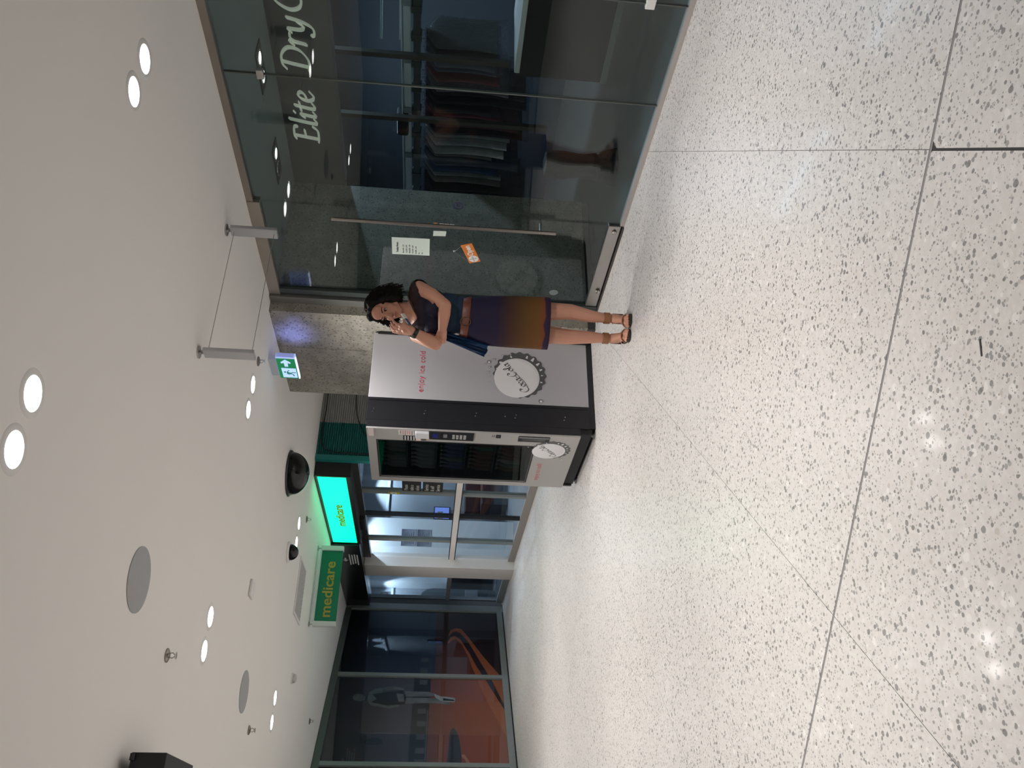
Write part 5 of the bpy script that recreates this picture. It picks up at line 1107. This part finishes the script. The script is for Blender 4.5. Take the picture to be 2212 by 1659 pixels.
bod = zgrad('bodice_cloth', [(0.0, (0.010, 0.030, 0.060)), (0.36, (0.010, 0.026, 0.052)), (0.44, (0.010, 0.008, 0.026)), (0.72, (0.011, 0.007, 0.021)), (0.86, (0.022, 0.009, 0.012)), (1.0, (0.030, 0.012, 0.010))], 1.05, 1.44, 0.75, 7.0, 0.05)
o = wobj('bodice', bm_, bod); sm = o.modifiers.new('thickness', 'SOLIDIFY'); sm.thickness = 0.003; sm.offset = 1
def ering(z, cx, cy, a, bb, n=56, ph=0.0, amp=0.0):
    return [(cx+a*math.copysign(abs(math.cos(t))**.86, math.cos(t))*(1+amp*math.sin(6*t+ph)), cy+bb*math.copysign(abs(math.sin(t))**.86, math.sin(t))*(1+amp*math.sin(9*t-ph)), z) for t in [2*math.pi*k/n for k in range(n)]]
sk = [(1.092, .003, .0, .121, .096), (1.06, -.004, .0, .123, .100), (1.02, -.010, .0, .133, .106), (.97, -.015, -.004, .146, .114), (.91, -.016, -.006, .156, .120), (.82, -.014, -.006, .161, .122), (.72, -.013, -.004, .164, .122), (.62, -.012, -.002, .167, .122), (.555, -.012, .0, .168, .121), (.527, -.012, .0, .1685, .121)]
rings = []
for k in range(len(sk)-1):
    for j in range(3):
        t = j/3; c = [x_*(1-t)+y_*t for x_, y_ in zip(sk[k], sk[k+1])]; rings.append(ering(c[0], c[1], c[2], c[3], c[4], 56, c[0]*9, .006+.010*(1.09-c[0])))
rings.append(ering(*sk[-1], 56, .527*9, .0157))
skirt_m = zgrad('skirt_cloth', [(0.0, (0.018, 0.008, 0.030)), (0.055, (0.022, 0.010, 0.030)), (0.075, (0.15, 0.042, 0.012)), (0.13, (0.120, 0.050, 0.010)), (0.30, (0.085, 0.038, 0.008)), (0.46, (0.045, 0.017, 0.012)), (0.60, (0.014, 0.008, 0.030)), (1.0, (0.010, 0.007, 0.030))], .527, 1.09, 0.75, 9.0, 0.045)
o = wobj('skirt', MB().loft(rings, cap=False), skirt_m); sm = o.modifiers.new('thickness', 'SOLIDIFY'); sm.thickness = 0.004; sm.offset = -1
belt_m = M('brown_leather', (0.125, 0.032, 0.016), 0.45, var=(20, 0.15))
bl = MB(); ro, ri = [], []
def btilt(x): return -.055*x
B0, B1 = [], []
for z, g in ((1.040, .004), (1.044, .0075), (1.090, .0075), (1.094, .004)):
    B0.append([(p[0], p[1], p[2]+btilt(p[0])) for p in ering(z, -.004, .0, .124+g+.006*(1.09-z)/.05, .100+g+.004*(1.09-z)/.05, 56)])
o = wobj('belt', bl.loft(B0, cap=False), belt_m); sm = o.modifiers.new('thickness', 'SOLIDIFY'); sm.thickness = 0.004; sm.offset = -1
cx, cy, cz = -.028, .1145, 1.068
wobj('ring_buckle', MB().tube([(cx+.027*math.cos(t), cy+.004-.010*abs(math.cos(t)), cz+.033*math.sin(t)) for t in [2*math.pi*k/28 for k in range(29)]], .0032, 8, cap=False), M('aged_brass', (0.16, 0.11, 0.06), 0.35, 0.9), o)
wobj('neck_trim', MB().tube(spline([tp(.108, .012, 1.440), tp(.085, .062, 1.424), tp(.040, .093, 1.398), tp(-.012, .104, 1.372), tp(-.060, .090, 1.400), tp(-.100, .050, 1.428), tp(-.112, .008, 1.442)], 5), .0045, 8), M('trim_brown', (0.050, 0.020, 0.010), 0.7))
# ---- sandals
leather = M('tan_leather', (0.27, 0.115, 0.048), 0.5, var=(18, 0.12)); sole_m = M('dark_sole', (0.020, 0.016, 0.013), 0.6)
for ax, tx, s in ((.046, .038, 1), (-.086, -.060, -1)):
    out = [(ax-.026, -.10), (ax, -.112), (ax+.026, -.10), (ax+.031, -.05), (tx+.036, .035), (tx+.044, .075), (tx+.036+.004*s, .108), (tx+.012*-s, .124), (tx-.022, .118), (tx-.040, .088), (tx-.040, .05), (ax-.030, -.04)]
    P = spline([(p[0], p[1], 0) for p in out+out[:1]], 4)[:-1]
    so = wobj('sandal_sole', MB().extr([(p.x, p.y, .0005) for p in P], (0, 0, .014)), sole_m, smooth=False)
    wobj('ankle_strap', MB().loft([[(ax+.0375*math.cos(t), -.031+.0385*math.sin(t), z) for t in [2*math.pi*k/28 for k in range(28)]] for z in (.118, .122, .152, .156)], cap=False), leather, so)
    arch = []
    for y0 in (.046, .068):
        arch.append([(tx+.050*math.cos(t)*1.0, y0+.004*math.sin(t), .006+.047*math.sin(t)) for t in [math.pi*k/16 for k in range(17)]])
    wobj('toe_strap', MB().sheet(arch, (0, 0, .003)), leather, so)
    wobj('heel_strap', MB().sheet([[(ax+.034*math.cos(t), -.058+.040*math.sin(t), z) for t in [math.pi+math.pi*k/14 for k in range(15)]] for z in (.02, .09)], (0, 0, .003)), leather, so)
# ---- wrist watch
wd = (WRR-ELR).normalized(); wc = ELR.lerp(WRR, .90); u = wd.orthogonal().normalized(); v_ = wd.cross(u)
wt = wobj('watch', MB().loft([[wc+wd*dz+(u*math.cos(t)+v_*math.sin(t))*(.0325-.004*abs(dz)/.014) for t in [2*math.pi*k/26 for k in range(26)]] for dz in (-.014, -.012, .012, .014)], cap=False), M('watch_black', (0.010, 0.010, 0.011), 0.4))
fn = Vector((-.75, .6, .25)); fn = (fn-wd*fn.dot(wd)).normalized(); fa = wd.cross(fn)
wobj('watch_face', MB().loft([[wc+fn*h_+(wd*math.cos(t)+fa*math.sin(t))*r_ for t in [2*math.pi*k/20 for k in range(20)]] for h_, r_ in ((.028, .015), (.036, .015), (.037, .012))]), M('watch_dial', (0.06, 0.06, 0.065), 0.2, 0.3), wt)

# ---- what she carries
def wl(x, y, z): return WB+RV*x+GV*y+Vector((0, 0, z))
r = empty('handheld_item', tuple(wl(-.03, .2, 1.44)), 'small white and blue item held below her chin', 'item')
o0 = Vector((-.014, .205, 1.452)); o1 = Vector((-.072, .232, 1.405)); ax_ = (o1-o0).normalized(); sd = Vector((.55, .25, .8)); sd = (sd-ax_*sd.dot(ax_)).normalized(); nn = ax_.cross(sd)
def hb_(a0, a1, hw, th): 
    m_ = MB(); c = [o0+ax_*a0, o0+ax_*a1]
    vs = [wl(*(c[i]+sd*s1*hw+nn*s2*th)) for i in (0, 1) for s1 in (-1, 1) for s2 in (-1, 1)]
    return m_.add(vs, [(0,1,3,2), (4,6,7,5), (0,4,5,1), (2,3,7,6), (0,2,6,4), (1,5,7,3)])
obj('white_end', hb_(-.016, .022, .0165, .005), M('tissue_white', (0.66, 0.63, 0.58), 0.6), r, bevel=0.002)
obj('blue_band', hb_(.022, .074, .0085, .004), M('band_blue', (0.02, 0.07, 0.17), 0.4), r, bevel=0.002)
# blue satin jacket hanging from the crook of her arm
g_ = []
for i in range(15):
    t = i/14; z = 1.200-.272*t+.0
    xl, xr = -.150-.098*t, -.098-.066*t
    row = []
    for j in range(13):
        s = j/12; x = xl+(xr-xl)*s; y = .060-.02*t+.020*math.sin(s*8+t*2.2)*(.3+t)+.009*math.sin(s*19-t*3); row.append(wl(x, y, z-.022*s*t+.006*math.sin(s*9+1)))
    g_.append(row)
jm = M('blue_satin', (0.008, 0.030, 0.080), 0.25, var=(14, 0.4), spec=0.6)
obj('jacket', MB().sheet(g_, GV*-0.018), jm, loc=tuple(wl(-.16, .05, .95)), smooth=True, label='folded dark blue satin jacket hanging from her bent arm', cat='jacket')
